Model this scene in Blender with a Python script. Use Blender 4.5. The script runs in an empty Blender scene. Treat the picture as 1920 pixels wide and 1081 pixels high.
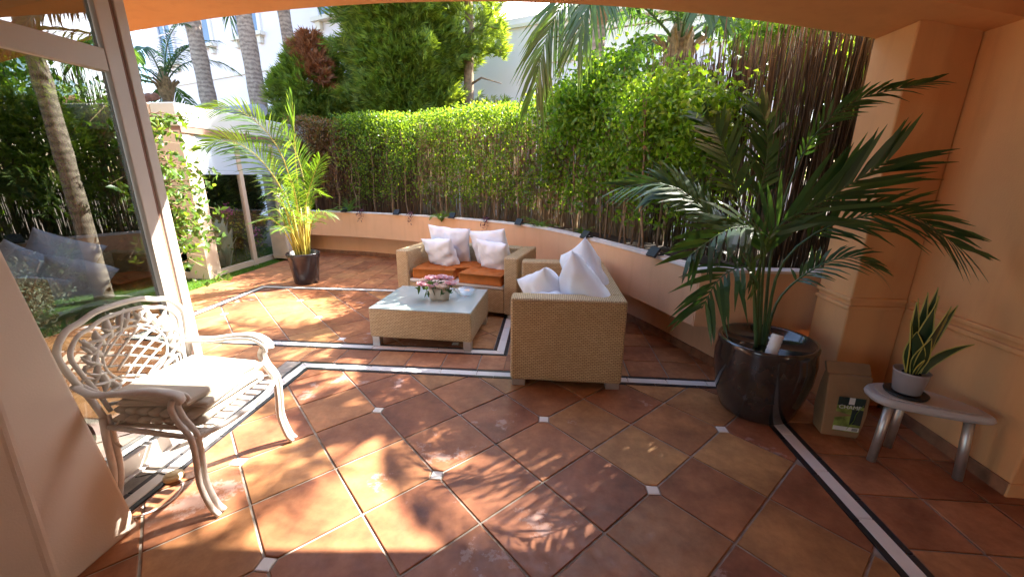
import bpy, math, random
import numpy as np
from mathutils import Vector, Matrix
rnd = random.Random(7); npr = np.random.default_rng(11)
R_ = math.radians
sc = bpy.context.scene
col = sc.collection
# ------------------------------------------------------------------ camera
CAM = Vector((0, 0, 1.55)); YAW = R_(5.0); PITCH = R_(15.86); ROLL = R_(0.26)
cd = bpy.data.cameras.new('camera'); cam = bpy.data.objects.new('camera', cd); col.objects.link(cam)
cd.sensor_width = 36; cd.lens = 751 / 1920 * 36; cd.clip_end = 400; cd.clip_start = 0.02
cam.matrix_world = Matrix.Translation(CAM) @ Matrix.Rotation(YAW, 4, 'Z') @ Matrix.Rotation(R_(90) - PITCH, 4, 'X') @ Matrix.Rotation(ROLL, 4, 'Z')
sc.camera = cam
# ------------------------------------------------------------------ sky, sun, exposure
SUN_AZ = math.atan2(.75, .66); SUN_EL = R_(43.5)
w = bpy.data.worlds.new('World'); sc.world = w; w.use_nodes = True
nt = w.node_tree; bg = nt.nodes['Background']
sky = nt.nodes.new('ShaderNodeTexSky'); sky.sky_type = 'NISHITA'; sky.sun_disc = False
sky.sun_elevation = SUN_EL; sky.sun_rotation = SUN_AZ; sky.air_density = 1.0; sky.dust_density = 1.5; sky.ozone_density = 1.0
nt.links.new(sky.outputs[0], bg.inputs[0]); bg.inputs[1].default_value = 0.11
sd = bpy.data.lights.new('sun', 'SUN'); sd.energy = 5.0; sd.angle = R_(0.55); sd.color = (1.0, .93, .82)
sun = bpy.data.objects.new('sun', sd); col.objects.link(sun)
sdir = Vector((math.sin(SUN_AZ) * math.cos(SUN_EL), math.cos(SUN_AZ) * math.cos(SUN_EL), math.sin(SUN_EL)))
sun.rotation_euler = sdir.to_track_quat('Z', 'Y').to_euler(); sun.location = sdir * 30
vs = sc.view_settings; vs.view_transform = 'Standard'; vs.look = 'None'; vs.exposure = 3.05; vs.gamma = 1.0; vs.use_curve_mapping = False
sc.cycles.use_denoising = True; sc.cycles.max_bounces = 12; sc.cycles.diffuse_bounces = 7; sc.cycles.glossy_bounces = 4
sc.cycles.transmission_bounces = 8; sc.cycles.transparent_max_bounces = 12; sc.cycles.sample_clamp_indirect = 6
sc.cycles.caustics_reflective = False; sc.cycles.caustics_refractive = False

# ------------------------------------------------------------------ materials
def mat(name):
    m = bpy.data.materials.new(name); m.use_nodes = True
    t = m.node_tree; return m, t, t.nodes['Principled BSDF'], t.nodes['Material Output']
def N(t, k, **kw):
    n = t.nodes.new('ShaderNode' + k)
    for a, b in kw.items(): setattr(n, a, b)
    return n
def ramp(t, fac, stops):
    r = N(t, 'ValToRGB'); e = r.color_ramp.elements
    while len(e) < len(stops): e.new(0.5)
    for x, (p, c) in zip(e, stops): x.position = p; x.color = (*c, 1)
    t.links.new(fac, r.inputs[0]); return r.outputs[0]
def mix(t, fac, a, b, mode='MIX'):
    m = N(t, 'Mix', data_type='RGBA', blend_type=mode)
    for s, v in ((0, fac), (6, a), (7, b)):
        if hasattr(v, 'default_value') or hasattr(v, 'links'): t.links.new(v, m.inputs[s])
        else: m.inputs[s].default_value = v if s == 0 else (*v, 1)
    return m.outputs[2]
def noise(t, vec, scale, detail=4, rough=.55):
    n = N(t, 'TexNoise'); n.inputs['Scale'].default_value = scale; n.inputs['Detail'].default_value = detail; n.inputs['Roughness'].default_value = rough
    if vec is not None: t.links.new(vec, n.inputs['Vector'])
    return n.outputs['Fac']
def bump(t, b, h, strength, dist=.01):
    n = N(t, 'Bump'); n.inputs['Strength'].default_value = strength; n.inputs['Distance'].default_value = dist
    t.links.new(h, n.inputs['Height']); t.links.new(n.outputs[0], b.inputs['Normal'])
def wpos(t): return N(t, 'NewGeometry').outputs['Position']
def plain(name, c, rough=.6, metal=0, var=.12, scale=9, bmp=0, bscale=60, spec=.5, coat=0):
    m, t, b, o = mat(name); p = wpos(t)
    f = noise(t, p, scale)
    c2 = tuple(x * (1 - var) for x in c); c1 = tuple(min(1, x * (1 + var * .6)) for x in c)
    t.links.new(ramp(t, f, [(.3, c2), (.7, c1)]), b.inputs['Base Color'])
    b.inputs['Roughness'].default_value = rough; b.inputs['Metallic'].default_value = metal
    b.inputs['Specular IOR Level'].default_value = spec; b.inputs['Coat Weight'].default_value = coat
    if bmp: bump(t, b, noise(t, p, bscale, 5), bmp, .004)
    return m
def leafm(name, dark, mid, light, trans=.45, rough=.42, tcol=None):
    m, t, b, o = mat(name)
    ri = N(t, 'NewGeometry').outputs['Random Per Island']
    c = ramp(t, ri, [(0, dark), (.5, mid), (1, light)])
    t.links.new(c, b.inputs['Base Color']); b.inputs['Roughness'].default_value = rough
    tr = N(t, 'BsdfTranslucent')
    tc = mix(t, 1.0, c, tcol or (1.9, 1.75, .55), 'MULTIPLY'); t.links.new(tc, tr.inputs[0])
    ms = N(t, 'MixShader'); ms.inputs[0].default_value = trans
    t.links.new(b.outputs[0], ms.inputs[1]); t.links.new(tr.outputs[0], ms.inputs[2]); t.links.new(ms.outputs[0], o.inputs[0])
    return m
def glassm(name, tint=(.9, .95, .93), base=.06, rough=.0):
    m, t, b, o = mat(name); t.nodes.remove(b)
    tr = N(t, 'BsdfTransparent'); tr.inputs[0].default_value = (*tint, 1)
    g = N(t, 'BsdfGlossy'); g.inputs['Roughness'].default_value = rough
    f = N(t, 'Fresnel'); f.inputs[0].default_value = 1.5
    ad = N(t, 'Math', operation='ADD', use_clamp=True); ad.inputs[1].default_value = base; t.links.new(f.outputs[0], ad.inputs[0])
    bf = N(t, 'NewGeometry').outputs['Backfacing']; om = N(t, 'Math', operation='SUBTRACT'); om.inputs[0].default_value = 1; t.links.new(bf, om.inputs[1])
    mm = N(t, 'Math', operation='MULTIPLY'); t.links.new(ad.outputs[0], mm.inputs[0]); t.links.new(om.outputs[0], mm.inputs[1])
    ms = N(t, 'MixShader'); t.links.new(mm.outputs[0], ms.inputs[0]); t.links.new(tr.outputs[0], ms.inputs[1]); t.links.new(g.outputs[0], ms.inputs[2])
    t.links.new(ms.outputs[0], o.inputs[0]); return m
def tilem(name, stops, rough=(.3, .6), eff=True):
    m, t, b, o = mat(name)
    oi = N(t, 'ObjectInfo').outputs['Random']; p = wpos(t)
    vm = N(t, 'VectorMath', operation='MULTIPLY_ADD'); t.links.new(p, vm.inputs[0]); vm.inputs[1].default_value = (1, 1, 1)
    cx = N(t, 'CombineXYZ'); mu = N(t, 'Math', operation='MULTIPLY'); mu.inputs[1].default_value = 37; t.links.new(oi, mu.inputs[0])
    for i in range(3): t.links.new(mu.outputs[0], cx.inputs[i])
    t.links.new(cx.outputs[0], vm.inputs[2]); v = vm.outputs[0]
    base = ramp(t, oi, stops)
    n1 = ramp(t, noise(t, v, 3.6, 7, .68), [(.3, (0, 0, 0)), (.7, (1, 1, 1))]); n2 = noise(t, v, 17, 6, .7)
    c = mix(t, n1, mix(t, 1, base, (.52, .44, .40), 'MULTIPLY'), mix(t, 1, base, (1.5, 1.55, 1.45), 'MULTIPLY'))
    c = mix(t, ramp(t, n2, [(.42, (0, 0, 0)), (.75, (.45, .45, .45))]), c, mix(t, 1, base, (.7, .62, .6), 'MULTIPLY'))
    r = ramp(t, n2, [(.3, (rough[0],) * 3), (.7, (rough[1],) * 3)])
    if eff:
        n3 = noise(t, v, 4.3, 8, .72)
        gate = ramp(t, oi, [(.62, (0, 0, 0)), (.66, (.10, .10, .10)), (.80, (.10, .10, .10)), (.84, (0, 0, 0))])
        s = N(t, 'Math', operation='ADD'); t.links.new(n3, s.inputs[0]); t.links.new(gate, s.inputs[1])
        e = ramp(t, s.outputs[0], [(.665, (0, 0, 0)), (.71, (.5, .5, .5))])
        c = mix(t, e, c, (.5, .36, .33))
    t.links.new(c, b.inputs['Base Color']); t.links.new(r, b.inputs['Roughness'])
    b.inputs['Specular IOR Level'].default_value = .45
    bump(t, b, n2, .18, .004)
    return m
def wickerm():
    m, t, b, o = mat('wicker'); uv = N(t, 'UVMap').outputs[0]
    br = N(t, 'TexBrick'); br.offset = .5; br.inputs['Scale'].default_value = 1
    br.inputs['Brick Width'].default_value = .030; br.inputs['Row Height'].default_value = .0135; br.inputs['Mortar Size'].default_value = .0024; br.inputs['Mortar Smooth'].default_value = .6
    br.inputs['Color1'].default_value = (.76, .61, .37, 1); br.inputs['Color2'].default_value = (.64, .49, .28, 1); br.inputs['Mortar'].default_value = (.22, .13, .06, 1)
    t.links.new(uv, br.inputs['Vector'])
    n = noise(t, wpos(t), 5, 4)
    t.links.new(mix(t, n, br.outputs['Color'], mix(t, 1, br.outputs['Color'], (.8, .74, .66), 'MULTIPLY')), b.inputs['Base Color'])
    b.inputs['Roughness'].default_value = .48
    inv = N(t, 'Math', operation='SUBTRACT'); inv.inputs[0].default_value = 1; t.links.new(br.outputs['Fac'], inv.inputs[1])
    bump(t, b, inv.outputs[0], .9, .004); return m
def barkm(name, c1, c2, rings=0):
    m, t, b, o = mat(name); p = wpos(t)
    n = noise(t, p, 14, 6, .65)
    if rings:
        wv = N(t, 'TexWave', bands_direction='Z'); wv.inputs['Scale'].default_value = rings; wv.inputs['Distortion'].default_value = 5; wv.inputs['Detail'].default_value = 4; wv.inputs['Detail Scale'].default_value = 2.5
        t.links.new(p, wv.inputs['Vector'])
        h = mix(t, .22, n, wv.outputs['Fac'])
    else: h = n
    t.links.new(ramp(t, h, [(.3, c1), (.7, c2)]), b.inputs['Base Color']); b.inputs['Roughness'].default_value = .85
    bump(t, b, h, .45, .015); return m

M = {}
def renderm(name, c):
    m, t, b, o = mat(name); p = wpos(t)
    n1 = noise(t, p, 1.6, 6, .62); n2 = noise(t, p, 7, 6, .7); n3 = noise(t, p, 120, 3)
    a = mix(t, n1, tuple(x * .86 for x in c), tuple(min(1, x * 1.12) for x in c))
    st = N(t, 'Mapping'); st.inputs['Scale'].default_value = (5, 5, .7); t.links.new(p, st.inputs['Vector'])
    streak = ramp(t, noise(t, st.outputs[0], 2.2, 5, .6), [(.5, (0, 0, 0)), (.75, (.28, .28, .28))])
    a = mix(t, streak, a, tuple(x * f for x, f in zip(c, (.70, .66, .66))))
    t.links.new(a, b.inputs['Base Color']); b.inputs['Roughness'].default_value = .85
    bump(t, b, mix(t, .35, n3, n2), .35, .006); return m
M['render'] = renderm('orange_render', (.70, .355, .145))
M['planter'] = renderm('skylit_planter_render', (.72, .44, .26))  # orange render made paler: skylight put into the colour, plus some sun fading
M['pillar'] = plain('peach_render', (.62, .53, .44), .85, 0, .05, 2.5, .2, 140)
M['tile'] = tilem('terracotta', [(0, (.25, .092, .046)), (.22, (.30, .118, .056)), (.4, (.38, .185, .078)), (.55, (.32, .135, .062)), (.78, (.265, .098, .05)), (1, (.38, .20, .082))])
M['tile2'] = tilem('terracotta_outer', [(0, (.31, .12, .06)), (.4, (.38, .16, .075)), (.7, (.42, .20, .09)), (1, (.34, .135, .065))], (.4, .65), False)
M['grout'] = plain('grout', (.33, .29, .25), .95, 0, .35, 12, .5, 90)
M['marble'] = plain('white_marble', (.78, .74, .70), .35, 0, .06, 12)
M['black'] = plain('black_marble', (.022, .022, .028), .3, 0, .3, 40)
M['coping'] = plain('coping', (.72, .68, .66), .6, 0, .15, 8, .2)
M['skirt'] = plain('skirting_clay', (.26, .12, .06), .7, 0, .35, 14, .3)
M['soil'] = plain('soil', (.045, .03, .02), .95, 0, .5, 25, 1, 40)
M['wicker'] = wickerm()
M['steel'] = plain('brushed_metal', (.55, .53, .5), .4, .8, .08, 30)
M['cotton'] = plain('white_cotton', (.77, .82, .89), .9, 0, .04, 6, .25, 220, .2)
M['cream'] = plain('cream_cotton', (.52, .47, .40), .9, 0, .06, 8, .3, 200, .2)
M['pad'] = plain('seat_pad', (.66, .63, .58), .9, 0, .06, 8, .2, 200, .2)
M['orange'] = plain('orange_fabric', (.43, .135, .028), .8, 0, .2, 11, .35, 120, .25)
M['glass'] = glassm('window_glass', (.40, .43, .42), .16)
M['clear_glass'] = glassm('clear_glass', (.9, .93, .92), .05)
M['table_glass'] = plain('frosted_glass', (.42, .50, .48), .07, 0, .03, 5, 0, 60, .8)
M['crystal'] = glassm('crystal', (.93, .95, .96), .14)
M['alu'] = plain('painted_aluminium', (.62, .57, .53), .45, .15, .05, 4)
M['gasket'] = plain('brown_gasket', (.22, .12, .085), .6)
M['cast'] = plain('white_cast_metal', (.54, .51, .48), .42, .0, .1, 25, .2, 90)
M['glaze'] = plain('dark_glaze', (.030, .024, .022), .12, 0, .5, 7, .15, 18, .6, .5)
M['plastic_pot'] = plain('black_pot', (.028, .022, .026), .25, 0, .3, 10)
M['grey_pot'] = plain('grey_ceramic', (.30, .27, .28), .3, 0, .08, 10)
M['grey_pl'] = plain('grey_plastic', (.42, .39, .38), .5, 0, .06, 10)
M['taupe'] = plain('taupe_plastic', (.50, .44, .38), .5, 0, .06, 10)
M['dark'] = plain('black_plastic', (.012, .012, .013), .45)
M['white_pl'] = plain('white_plastic', (.7, .69, .7), .4, 0, .05)
M['ivory'] = plain('ivory_plastic', (.66, .52, .28), .45, 0, .05)
M['paper'] = plain('kraft_paper', (.30, .175, .085), .7, 0, .15, 9, .5, 30)
M['lab_dark'] = plain('label_dark', (.02, .035, .03), .5)
M['lab_green'] = plain('label_green', (.24, .30, .06), .5, 0, .5, 28)
M['lab_white'] = plain('label_white', (.75, .74, .7), .5)
M['vase'] = plain('stone_vase', (.46, .40, .31), .8, 0, .1, 20, .2)
M['house'] = plain('white_wall', (.82, .76, .79), .85, 0, .03, .7)
M['trim'] = plain('cream_trim', (.78, .72, .62), .8, 0, .05, 3)
M['winglass'] = plain('blue_window', (.10, .16, .26), .08, 0, .3, 1.2, 0, 60, .8)
M['cons_white'] = plain('white_painted_beam', (.56, .57, .53), .8, 0, .05, 2)
M['cons_cream'] = plain('cream_painted_frame', (.58, .47, .36), .7, 0, .05, 3)
M['panel'] = plain('shaded_white_panel', (.45, .52, .60), .6, 0, .04, 2)  # white panel; its blue-grey shade is put into the colour
M['ac'] = plain('ac_casing', (.62, .57, .48), .5, 0, .06, 9)
M['duct'] = plain('grey_duct', (.22, .24, .28), .5, 0, .1, 6)
M['roof'] = plain('clay_roof', (.36, .15, .10), .8, 0, .4, 12)
M['lawn'] = plain('lawn_base', (.075, .14, .03), .95, 0, .4, 30, .6, 200)
M['earth'] = plain('earth', (.17, .13, .09), .95, 0, .4, 3, .4, 30)
M['bark'] = barkm('bark', (.10, .065, .04), (.30, .20, .12))
M['palm_bark'] = barkm('palm_bark', (.17, .12, .10), (.44, .34, .28), 3.2)
M['fibre'] = barkm('palm_fibre', (.12, .07, .035), (.40, .26, .13))
M['reed'] = leafm('reed', (.16, .11, .07), (.32, .24, .16), (.46, .37, .26), .45, .8, (1.25, 1.15, .95))
M['heather'] = leafm('heather', (.07, .042, .026), (.13, .08, .05), (.24, .155, .10), .25, .9, (1.1, 1, .8))
M['hedge'] = leafm('hedge_leaf', (.05, .105, .018), (.12, .215, .03), (.27, .37, .05), .58)
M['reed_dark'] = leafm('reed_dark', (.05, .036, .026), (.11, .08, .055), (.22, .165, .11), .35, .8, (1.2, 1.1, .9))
M['hedge_red'] = leafm('hedge_leaf_dry', (.10, .05, .02), (.20, .10, .035), (.13, .14, .03), .35)
M['ficus'] = leafm('ficus_leaf', (.07, .15, .018), (.13, .25, .03), (.24, .37, .05), .55, .35)
M['youngleaf'] = leafm('young_leaf', (.045, .10, .018), (.08, .155, .028), (.14, .225, .045), .36, .35)
M['conifer'] = leafm('conifer_spray', (.07, .12, .02), (.13, .20, .03), (.23, .31, .05), .42, .6)
M['conifer_dark'] = leafm('hedge_conifer', (.03, .055, .015), (.06, .095, .025), (.11, .15, .035), .3, .6)
M['deadspray'] = leafm('dead_spray', (.20, .07, .028), (.33, .13, .05), (.26, .11, .06), .25, .8, (1.2, 1, .7))
M['kentia'] = leafm('kentia_leaf', (.028, .07, .026), (.045, .105, .036), (.08, .15, .045), .34, .3)
M['areca'] = leafm('areca_leaf', (.06, .135, .02), (.105, .20, .028), (.19, .29, .045), .42, .35)
M['arecastem'] = plain('areca_stem', (.42, .36, .07), .5, 0, .3, 12)
M['palm'] = leafm('palm_leaf', (.03, .075, .022), (.05, .115, .03), (.09, .17, .04), .35, .35)
M['dkstem'] = plain('green_stem', (.06, .11, .03), .5, 0, .3, 12)
M['shrub'] = leafm('grey_shrub', (.10, .13, .085), (.17, .20, .14), (.27, .30, .22), .3, .6, (1.2, 1.2, .8))
M['sans'] = leafm('sansevieria_leaf', (.018, .04, .016), (.028, .06, .022), (.04, .085, .03), .05, .4)
M['sansedge'] = plain('sansevieria_edge', (.48, .44, .09), .5)
M['agave'] = leafm('agave_leaf', (.34, .44, .36), (.46, .55, .46), (.6, .66, .56), .1, .5, (1, 1, .8))
M['fern'] = leafm('fern_leaf', (.09, .18, .03), (.13, .25, .04), (.2, .32, .06), .45)
M['purple'] = leafm('purple_leaf', (.05, .015, .04), (.10, .03, .07), (.16, .06, .11), .2)
M['pink'] = leafm('pink_petal', (.70, .34, .38), (.76, .52, .58), (.80, .68, .70), .35, .7, (1.1, 1, 1))
M['creamp'] = leafm('cream_petal', (.70, .58, .44), (.76, .68, .56), (.8, .74, .66), .35, .7, (1.1, 1, 1))
M['magenta'] = leafm('bougainvillea', (.6, .10, .30), (.7, .16, .40), (.75, .3, .5), .4, .7, (1.1, 1, 1))
M['whitep'] = leafm('white_leaf', (.6, .62, .66), (.7, .72, .75), (.75, .77, .8), .3, .3, (1, 1, 1))
M['grass'] = leafm('grass_blade', (.06, .14, .02), (.10, .22, .03), (.15, .28, .05), .4, .6)
M['char'] = plain('charcoal_soil', (.02, .017, .014), .9, 0, .4, 40, .6, 60)

# ------------------------------------------------------------------ geometry helpers
def link(o, parent=None):
    col.objects.link(o)
    if parent is not None: o.parent = parent
    return o
def thing(name, label, cat, loc=(0, 0, 0), rz=0, group=None):
    o = bpy.data.objects.new(name, None); o.empty_display_size = .1; col.objects.link(o)
    o.location = loc; o.rotation_euler = (0, 0, rz); return tag(o, label, cat, group)
def tag(o, label, cat, group=None):
    o['label'] = label; o['category'] = cat
    if group: o['group'] = group
    return o
def kind(o, k): o['kind'] = k; return o
class MB:
    def __init__(s): s.v = []; s.f = []; s.m = []
    def add(s, vs, fs, mi=0):
        b = len(s.v); s.v += [tuple(x) for x in vs]
        for f in fs: s.f.append(tuple(b + i for i in f)); s.m.append(mi)
        return s
    def box(s, x0, x1, y0, y1, z0, z1, mi=0):
        return s.add([(x0, y0, z0), (x1, y0, z0), (x1, y1, z0), (x0, y1, z0), (x0, y0, z1), (x1, y0, z1), (x1, y1, z1), (x0, y1, z1)],
                     [(3, 2, 1, 0), (4, 5, 6, 7), (0, 1, 5, 4), (1, 2, 6, 5), (2, 3, 7, 6), (3, 0, 4, 7)], mi)
    def prism(s, poly, z0, z1, mi=0, inset=0, top=None):
        n = len(poly); P1 = top or poly
        return s.add([(x, y, z0) for x, y in poly] + [(x, y, z1) for x, y in P1],
                     [tuple(reversed(range(n))), tuple(range(n, 2 * n))] + [(i, (i + 1) % n, n + (i + 1) % n, n + i) for i in range(n)], mi)
    def tube(s, path, r, n=8, mi=0, cap=True, flat=1.0):
        path = [Vector(p) for p in path]; k = len(path)
        rs = r if isinstance(r, (list, tuple)) else [r] * k
        prev = None; rings = []
        for i, p in enumerate(path):
            d = (path[min(i + 1, k - 1)] - path[max(i - 1, 0)]).normalized()
            if prev is None:
                a = d.orthogonal().normalized() if abs(d.z) > .9 else Vector((0, 0, 1)).cross(d).normalized()
            else:
                a = prev - d * prev.dot(d); a = a.normalized() if a.length > 1e-6 else d.orthogonal().normalized()
            prev = a; b = d.cross(a)
            rings.append([p + (a * math.cos(2 * math.pi * j / n) + b * math.sin(2 * math.pi * j / n) * flat) * rs[i] for j in range(n)])
        vs = [q for r_ in rings for q in r_]; fs = []
        for i in range(k - 1):
            for j in range(n): fs.append((i * n + j, i * n + (j + 1) % n, (i + 1) * n + (j + 1) % n, (i + 1) * n + j))
        if cap: fs += [tuple(reversed(range(n))), tuple((k - 1) * n + j for j in range(n))]
        return s.add(vs, fs, mi)
    def lathe(s, prof, n=40, mi=0, c=(0, 0), wob=None):
        vs = []; fs = []; k = len(prof)
        for r, z in prof:
            for j in range(n):
                a = 2 * math.pi * j / n; rr = r * (1 + (wob(a) if wob else 0))
                vs.append((c[0] + rr * math.cos(a), c[1] + rr * math.sin(a), z))
        for i in range(k - 1):
            for j in range(n): fs.append((i * n + j, i * n + (j + 1) % n, (i + 1) * n + (j + 1) % n, (i + 1) * n + j))
        fs += [tuple(reversed(range(n))), tuple((k - 1) * n + j for j in range(n))]
        return s.add(vs, fs, mi)
    def build(s, name, mats, parent=None, smooth=False, bevel=0, uv=False, subsurf=0):
        me = bpy.data.meshes.new(name); me.from_pydata(s.v, [], s.f); me.update()
        for m_ in (mats if isinstance(mats, (list, tuple)) else [mats]): me.materials.append(m_)
        if any(s.m): me.polygons.foreach_set('material_index', s.m)
        if smooth: me.polygons.foreach_set('use_smooth', [True] * len(me.polygons))
        if uv:
            ul = me.uv_layers.new(name='UVMap')
            for p in me.polygons:
                n = p.normal; ax = max(range(3), key=lambda i: abs(n[i]))
                for li in p.loop_indices:
                    c = me.vertices[me.loops[li].vertex_index].co
                    ul.data[li].uv = (c.y, c.z) if ax == 0 else ((c.x, c.z) if ax == 1 else (c.x, c.y))
        o = bpy.data.objects.new(name, me); link(o, parent)
        if bevel:
            b = o.modifiers.new('bevel', 'BEVEL'); b.width = bevel; b.segments = 3; b.limit_method = 'ANGLE'; b.angle_limit = R_(35)
        if subsurf:
            u = o.modifiers.new('sub', 'SUBSURF'); u.levels = u.render_levels = subsurf
        return o
def npmesh(name, V, F, m, parent=None, smooth=False, mi=None):
    V = np.asarray(V, np.float32).reshape(-1, 3); F = np.asarray(F, np.int32); n, k = F.shape
    me = bpy.data.meshes.new(name); me.vertices.add(len(V)); me.vertices.foreach_set('co', V.ravel())
    me.loops.add(n * k); me.loops.foreach_set('vertex_index', F.ravel())
    me.polygons.add(n); me.polygons.foreach_set('loop_start', np.arange(n, dtype=np.int32) * k)
    try: me.polygons.foreach_set('loop_total', np.full(n, k, np.int32))
    except Exception: pass
    for x in (m if isinstance(m, (list, tuple)) else [m]): me.materials.append(x)
    if mi is not None: me.polygons.foreach_set('material_index', np.asarray(mi, np.int32))
    if smooth: me.polygons.foreach_set('use_smooth', np.ones(n, bool))
    me.update(calc_edges=True); me.validate()
    return link(bpy.data.objects.new(name, me), parent)
def unit(a): return a / np.maximum(np.linalg.norm(a, axis=-1, keepdims=True), 1e-9)
def leaves_geo(C, L, W, up=.3, droop=.0, dirs=None):
    """two-triangle folded leaves at centres C"""
    n = len(C); C = np.asarray(C, float)
    d = npr.normal(size=(n, 3)) if dirs is None else dirs + npr.normal(size=(n, 3)) * .45
    d[:, 2] += up - droop; d = unit(d)
    q = unit(np.cross(d, npr.normal(size=(n, 3)))); nn = np.cross(d, q)
    l = (L * npr.uniform(.65, 1.3, (n, 1))); wv = (W * npr.uniform(.7, 1.25, (n, 1)))
    V = np.stack([C - d * l * .5, C + q * wv * .5 + nn * wv * .18, C + d * l * .5, C - q * wv * .5 + nn * wv * .18], 1).reshape(-1, 3)
    i = np.arange(n)[:, None] * 4
    F = np.concatenate([i + np.array([[0, 1, 2]]), i + np.array([[0, 2, 3]])], 0)
    return V, F
def leaf_obj(name, C, L, W, m, parent=None, **k):
    V, F = leaves_geo(C, L, W, **k); return npmesh(name, V, F, m, parent)
def spray_geo(C, D, size, k=8):
    """flat feathery conifer sprays: k narrow blades fanned round direction D"""
    n = len(C); D = unit(D); q = unit(np.cross(D, npr.normal(size=(n, 3)))); Vs = []
    for j in range(k):
        a = (j - (k - 1) / 2) / k * 1.9
        dd = D * math.cos(a) + q * math.sin(a); pp = -D * math.sin(a) + q * math.cos(a)
        s = size * npr.uniform(.6, 1.15, (n, 1)) * (1 - .25 * abs(a))
        nn = np.cross(dd, pp)
        Vs.append(np.stack([C + dd * s * .1, C + dd * s * .55 + pp * s * .055, C + dd * s + nn * s * .1, C + dd * s * .55 - pp * s * .055], 1))
    V = np.concatenate(Vs, 0).reshape(-1, 3); F = np.arange(len(V)).reshape(-1, 4); return V, F
def catmull(P, n=10):
    P = [np.array(p, float) for p in P]; Q = [2 * P[0] - P[1]] + P + [2 * P[-1] - P[-2]]; out = []
    for i in range(1, len(Q) - 2):
        for t in np.linspace(0, 1, n, endpoint=False):
            a, b, c, d = Q[i - 1:i + 3]
            out.append(.5 * ((2 * b) + (-a + c) * t + (2 * a - 5 * b + 4 * c - d) * t * t + (-a + 3 * b - 3 * c + d) * t ** 3))
    out.append(P[-1]); return np.array(out)
def frond(name, path, parent, m, stem_m, n=34, L=.4, W=.03, r=.008, start=.3, ang=55, droop=.35, vee=.35, taper=.75, seed=0, nrm=(0, 0, 1)):
    """a pinnate palm leaf: rachis tube with leaflet strips either side, one mesh"""
    rg = np.random.default_rng(seed + 100); P = catmull(path, 12)
    seg = np.linalg.norm(np.diff(P, axis=0), axis=1); s = np.concatenate([[0], np.cumsum(seg)]); T = s[-1]
    at = lambda u: np.array([np.interp(u * T, s, P[:, i]) for i in range(3)])
    mb = MB(); us = np.linspace(0, 1, 14)
    mb.tube([at(u) for u in us], [r * (1.15 - .95 * u) for u in us], 6, 1)
    for i in range(n):
        u = start + (1 - start) * (i + .5) / n
        p = at(u); d = at(min(1, u + .02)) - at(max(0, u - .02)); d = d / np.linalg.norm(d)
        side = np.cross(d, nrm); ln = np.linalg.norm(side)
        side = side / ln if ln > .15 else np.array([.8, -.6, 0])
        side = side / np.linalg.norm(side); upv = np.cross(side, d); upv /= np.linalg.norm(upv)
        v = (u - start) / (1 - start)
        l0 = L * (.55 + 1.0 * v if v < .35 else 1.0 - taper * max(0, v - .45) / .55) if v < .35 else L * (1 - taper * max(0, v - .35) / .65)
        for sg in (-1, 1):
            if rg.random() < .04: continue
            a = R_(ang * (1 - .45 * v) + rg.normal() * 5); l = l0 * rg.uniform(.85, 1.1)
            dd = d * math.cos(a) + side * sg * math.sin(a) + upv * (vee + rg.normal() * .08); dd /= np.linalg.norm(dd)
            wd = np.cross(dd, upv); wd /= np.linalg.norm(wd); wd = wd * .9 + upv * .35 * sg
            vs = []
            for k_, (t, wf) in enumerate(((0, .35), (.3, 1), (.68, .8), (1, .05))):
                c = p + dd * l * t + np.array([0, 0, -1]) * droop * l * t ** 2.0
                vs += [c + wd * W * .5 * wf, c - wd * W * .5 * wf]
            mb.add(vs, [(0, 1, 3, 2), (2, 3, 5, 4), (4, 5, 7, 6)], 0)
    return mb.build(name, [m, stem_m], parent)
def arch_path(base, az, L, el, bend, n=6):
    """rachis that leaves base at elevation el (deg) and bends downward by bend (deg)"""
    p = np.array(base, float); out = [tuple(p)]
    for i in range(n):
        e = R_(el - bend * ((i + .5) / n) ** 1.3)
        p = p + np.array([math.cos(az) * math.cos(e), math.sin(az) * math.cos(e), math.sin(e)]) * L / n; out.append(tuple(p))
    return out
def trunk(name, path, r0, r1, m, parent, n=10, jit=.0):
    k = len(path); mb = MB()
    mb.tube(path, [r0 + (r1 - r0) * i / (k - 1) + rnd.uniform(-jit, jit) for i in range(k)], n)
    return mb.build(name, m, parent, smooth=True)
def clip(poly, a, b, c):
    """keep the side a*x+b*y<=c"""
    out = []
    for i in range(len(poly)):
        p, q = poly[i], poly[(i + 1) % len(poly)]; dp = a * p[0] + b * p[1] - c; dq = a * q[0] + b * q[1] - c
        if dp <= 0: out.append(p)
        if dp * dq < 0: t = dp / (dp - dq); out.append((p[0] + (q[0] - p[0]) * t, p[1] + (q[1] - p[1]) * t))
    return out
def clipr(poly, x0, x1, y0, y1):
    for a, b, c in ((1, 0, x1), (-1, 0, -x0), (0, 1, y1), (0, -1, -y0)):
        poly = clip(poly, a, b, c)
        if len(poly) < 3: return []
    return poly
def area(p): return abs(sum(p[i][0] * p[(i + 1) % len(p)][1] - p[(i + 1) % len(p)][0] * p[i][1] for i in range(len(p)))) / 2
def shrink(poly, d):
    cx = sum(p[0] for p in poly) / len(poly); cy = sum(p[1] for p in poly) / len(poly); out = []
    for x, y in poly:
        l = math.hypot(x - cx, y - cy); k = max(0, (l - d) / l); out.append((cx + (x - cx) * k, cy + (y - cy) * k))
    return out
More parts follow.
